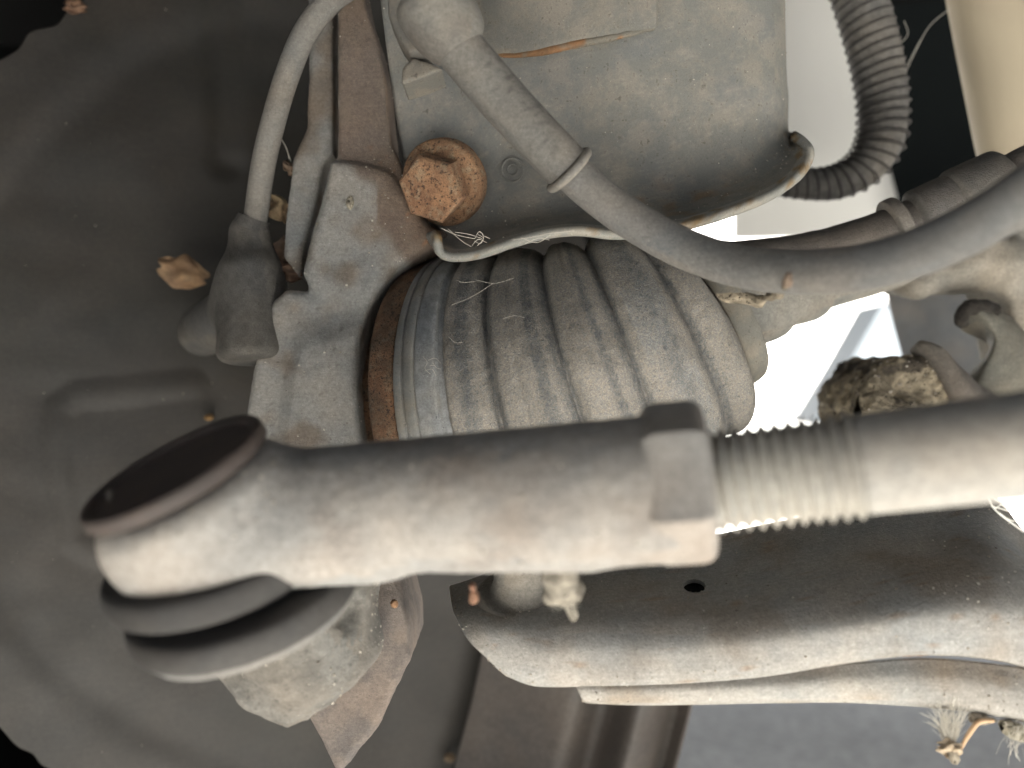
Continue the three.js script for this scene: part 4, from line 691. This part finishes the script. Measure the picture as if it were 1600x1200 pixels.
single('dry_leaf', finish(flake([452, 262], 12, 0.9, 0.252, 8.2), leafc([0.36, 0.25, 0.17], [0.24, 0.16, 0.11])), M.leaf, 'tiny leaf scrap high in the dark gap right of the cable', 'leaf', 'dry leaf scraps caught among the parts');
single('dry_leaf', finish(flake([118, 10], 16, 0.2, shieldD(118, 10) - 0.003, 9.2), leafc([0.30, 0.17, 0.10], [0.20, 0.12, 0.08])), M.leaf, 'brown leaf scrap on the upper left edge of the dust shield', 'leaf', 'dry leaf scraps caught among the parts');
const pebble = (px, py, d, rx, ry, k) => { const g = new THREE.IcosahedronGeometry(1, 4); g.scale(rx / F * d, ry / F * d, rx / F * d); const p = g.attributes.position; for (let i = 0; i < p.count; i++) { const s = 1 + 0.35 * n3(p.getX(i), p.getY(i), p.getZ(i) + k, 420); p.setXYZ(i, p.getX(i) * s, p.getY(i) * s, p.getZ(i) * s); } const o = V(px, py, d); g.translate(o.x, o.y, o.z); const m = mergeVertices((g.deleteAttribute('uv'), g.deleteAttribute('normal'), g)); m.computeVertexNormals(); return m; };
const crumb = (px, py, d, rx, ry, k, col, label) => single('crumb', finish(pebble(px, py, d, rx, ry, k), col), M.lump, label, 'crumb', 'crumbs of dirt stuck here and there');
crumb(616, 944, 0.211, 6, 8, 0.1, [0.60, 0.36, 0.22], 'orange-pink crumb on the brown root of the steering arm');
crumb(740, 934, 0.166, 8, 12, 0.3, [0.56, 0.32, 0.22], 'pink crumb hanging under the middle of the track rod end');
crumb(739, 917, 0.165, 6, 7, 0.5, [0.50, 0.28, 0.20], 'small pink crumb directly under the track rod end, above a larger one');
crumb(702, 1184, shieldD(702, 1184) - 0.002, 8, 7, 0.7, [0.42, 0.31, 0.21], 'beige crumb near the bottom edge of the dust shield');
crumb(763, 1153, shieldD(763, 1153) - 0.002, 9, 7, 0.9, [0.32, 0.25, 0.17], 'brown crumb on the ragged right edge of the dust shield');
crumb(327, 652, shieldD(327, 652) - 0.003, 7, 5, 1.1, [0.50, 0.30, 0.12], 'orange crumb just above the dark cap of the track rod end');
crumb(1231, 437, 0.170, 9, 13, 1.3, [0.60, 0.46, 0.37], 'pink-beige crumb stuck under the bend of the brake hose');
crumb(547, 316, 0.2325, 6, 11, 1.5, [0.60, 0.56, 0.47], 'white chip lying on the knuckle left of the rusty bolt');
crumb(775, 42, 0.2325, 8, 9, 1.7, [0.62, 0.57, 0.46], 'cream speck on the upper plate right of the hose sleeve');
crumb(1440, 880, 0.218, 5, 5, 1.9, [0.42, 0.38, 0.32], 'little grey speck on the control arm right of its hole');
crumb(172, 774, 0.148, 5, 9, 2.1, [0.36, 0.33, 0.30], 'pale chip at the left end of the dark round cap');

const strand = (pts, r) => sweep(pts, [r, r * 1.1, r], { seg: Math.max(6, pts.length * 5), rad: 5 });
function fluff(c, d, n, len, spread, r, dir = 0, fan = Math.PI) { // tangle of fine fibres
  const gs = []; for (let k = 0; k < n; k++) { const a = dir + (rnd() - 0.5) * fan * 2, L = len * (0.4 + 0.6 * rnd()), s = [c[0] + (rnd() - 0.5) * spread, c[1] + (rnd() - 0.5) * spread]; const b = a + (rnd() - 0.5) * 1.6; gs.push(strand([[s[0], s[1], d + (rnd() - 0.5) * 0.004], [s[0] + Math.cos(a) * L * 0.5, s[1] + Math.sin(a) * L * 0.5, d + (rnd() - 0.5) * 0.004], [s[0] + Math.cos(a) * L * 0.5 + Math.cos(b) * L * 0.5, s[1] + Math.sin(a) * L * 0.5 + Math.sin(b) * L * 0.5, d + (rnd() - 0.5) * 0.004]], r)); }
  return mergeGeometries(gs.map((g) => finish(g, [0.62, 0.58, 0.5])));
}
const lump3 = (list, k) => nets((x, y, z) => { let a = 9; for (const f of list) a = smin(a, f(x, y, z), 0.003); return a + 0.0011 * fb(x, y, z, 260); }, k[0], k[1], 0.0006);
{
  const t = thing('lint_tuft', 'white dusty lint tuft hanging under the track rod end near the control arm', 'lint', [880, 965, 0.165], 'lint tufts hanging from the parts');
  const a = caps(V(872, 885, 0.158), V(876, 915, 0.163), 0.0044, 0.0034), b = caps(V(862, 930, 0.166), V(890, 924, 0.166), 0.0016, 0.0016), c = caps(V(886, 928, 0.166), V(896, 962, 0.168), 0.0014, 0.0012), e = caps(V(858, 938, 0.166), V(905, 918, 0.166), 0.0007, 0.0007);
  part('clump', finish(lump3([a, b, c, e], [vec(V(840, 0, 0.17).x, V(0, 985, 0.17).y, -0.178), vec(V(930, 0, 0.16).x, V(0, 860, 0.16).y, -0.15)]), [0.50, 0.465, 0.41]), M.lump, t);
  part('fibres', fluff([880, 930], 0.165, 14, 26, 30, 0.00004, Math.PI / 2, 2.2), M.web, t);
}
{
  const t = thing('lint_tuft', 'frayed white and orange lint tuft hanging from the flange at lower right', 'lint', [1480, 1165, 0.19], 'lint tufts hanging from the parts');
  part('fibres', fluff([1484, 1168], 0.190, 190, 78, 14, 0.00004, -Math.PI / 2, 0.42), M.web, t);
  part('straw', finish(sweep([[1500, 1172, 0.19], [1512, 1150, 0.189], [1530, 1128, 0.189], [1552, 1126, 0.189]], [0.0004, 0.0006, 0.0005], { seg: 30, rad: 8 }), [0.60, 0.40, 0.24]), M.web, t, 'orange straw');
  part('seed_husk', finish(flake([1484, 1170], 20, 0.1, 0.187, 3.4), [0.66, 0.52, 0.36]), M.leaf, t);
  part('clump', finish(lump3([caps(V(1488, 1176, 0.188), V(1490, 1184, 0.188), 0.0012, 0.0012), caps(V(1520, 1122, 0.191), V(1555, 1126, 0.191), 0.0012, 0.0009)], [vec(V(1460, 0, 0.19).x, V(0, 1200, 0.19).y, -0.196), vec(V(1580, 0, 0.19).x, V(0, 1100, 0.19).y, -0.182)]), [0.62, 0.56, 0.47]), M.lump, t);
}
{
  const t = thing('lint_tuft', 'stringy pale lint along the flange in the lower right corner', 'lint', [1590, 1150, 0.19], 'lint tufts hanging from the parts');
  part('clump', finish(lump3([caps(V(1572, 1142, 0.191), V(1640, 1156, 0.191), 0.0016, 0.002), caps(V(1560, 1130, 0.191), V(1590, 1138, 0.191), 0.0007, 0.001)], [vec(V(1545, 0, 0.195).x, V(0, 1185, 0.19).y, -0.197), vec(V(1660, 0, 0.19).x, V(0, 1110, 0.19).y, -0.184)]), [0.62, 0.58, 0.48]), M.lump, t);
  part('fibres', fluff([1596, 1150], 0.189, 60, 50, 40, 0.00005, 0.2, 2), M.web, t);
}
{
  const t = thing('lint_tuft', 'beige stringy lint under the hose over the narrow end of the boot', 'lint', [1170, 470, 0.2], 'lint tufts hanging from the parts');
  part('clump', finish(lump3([caps(V(1112, 446, 0.206), V(1140, 460, 0.204), 0.0014, 0.0016), caps(V(1140, 460, 0.204), V(1186, 472, 0.202), 0.0018, 0.0012), caps(V(1186, 472, 0.202), V(1215, 458, 0.19), 0.0009, 0.0012), caps(V(1215, 458, 0.19), V(1228, 448, 0.175), 0.001, 0.0008)], [vec(V(1095, 0, 0.21).x, V(0, 495, 0.21).y, -0.214), vec(V(1245, 0, 0.17).x + 0.004, V(0, 430, 0.17).y, -0.168)]), [0.52, 0.455, 0.36]), M.lump, t);
}
function cobweb(label, d, lines, r = 0.00007, col = [0.5, 0.46, 0.4]) { const g = mergeGeometries(lines.map((l) => finish(strand(l.map((p) => [p[0] + (rnd() - 0.5) * 3, p[1] + (rnd() - 0.5) * 3, p[2] ?? d]), r), col))); single('cobweb', g, M.web, label, 'cobweb', 'cobwebs spun between the parts'); }
cobweb('tangled white cobweb on the lip just under the rusty bolt', 0.216, [[[690, 356], [715, 368], [742, 372]], [[700, 358], [722, 378], [735, 386]], [[742, 372], [748, 362], [756, 368], [752, 380], [742, 376]], [[756, 368], [766, 374]], [[738, 384], [748, 374], [760, 380]], [[712, 362], [734, 366], [752, 374]], [[745, 385], [756, 372], [748, 366]]], 0.0001);
cobweb('cobweb strands under the middle of the wavy lip', 0.211, [[[800, 376], [826, 372], [850, 368]], [[815, 370], [838, 378], [860, 366]], [[850, 366], [872, 364], [896, 362]], [[820, 380], [845, 372], [858, 376]]], 0.00009);
cobweb('thin cobweb threads across the upper ribs of the boot', 0.216, [[[712, 438], [722, 442], [740, 440]], [[742, 438], [772, 442], [804, 434]], [[704, 476], [738, 464], [772, 442]], [[786, 497], [804, 494], [820, 497]], [[700, 526], [712, 534], [722, 534]]], 0.00005);
cobweb('matted cobweb patch on the left ribs of the boot', 0.2168, [[[660, 558], [667, 566], [664, 575], [672, 584]], [[668, 562], [679, 560], [688, 568]], [[664, 580], [676, 577], [681, 588]], [[676, 566], [681, 575], [690, 578]], [[670, 570], [680, 571]]], 0.00005);
cobweb('white cobweb threads between control arm and track rod at the right edge', 0.19, [[[1541, 774], [1556, 796], [1600, 832]], [[1548, 790], [1572, 798], [1602, 806]], [[1560, 800], [1580, 814], [1602, 812]], [[1556, 796], [1566, 788], [1590, 800]], [[1546, 776], [1580, 800], [1604, 822]]], 0.00016, [0.8, 0.78, 0.72]);
cobweb('fine cobweb threads between the conduit and the link rod', 0.30, [[[1484, 14], [1454, 40], [1432, 76], [1410, 124]], [[1414, 32], [1420, 54], [1406, 70]], [[1440, 62], [1424, 90], [1412, 110]]], 0.00016, [0.45, 0.42, 0.37]);
cobweb('short cobweb thread beside the sensor cable in the dark gap', 0.25, [[[438, 214], [448, 232], [452, 248]], [[440, 216], [444, 228], [455, 252]]], 0.00012);
renderer.render(scene, camera);
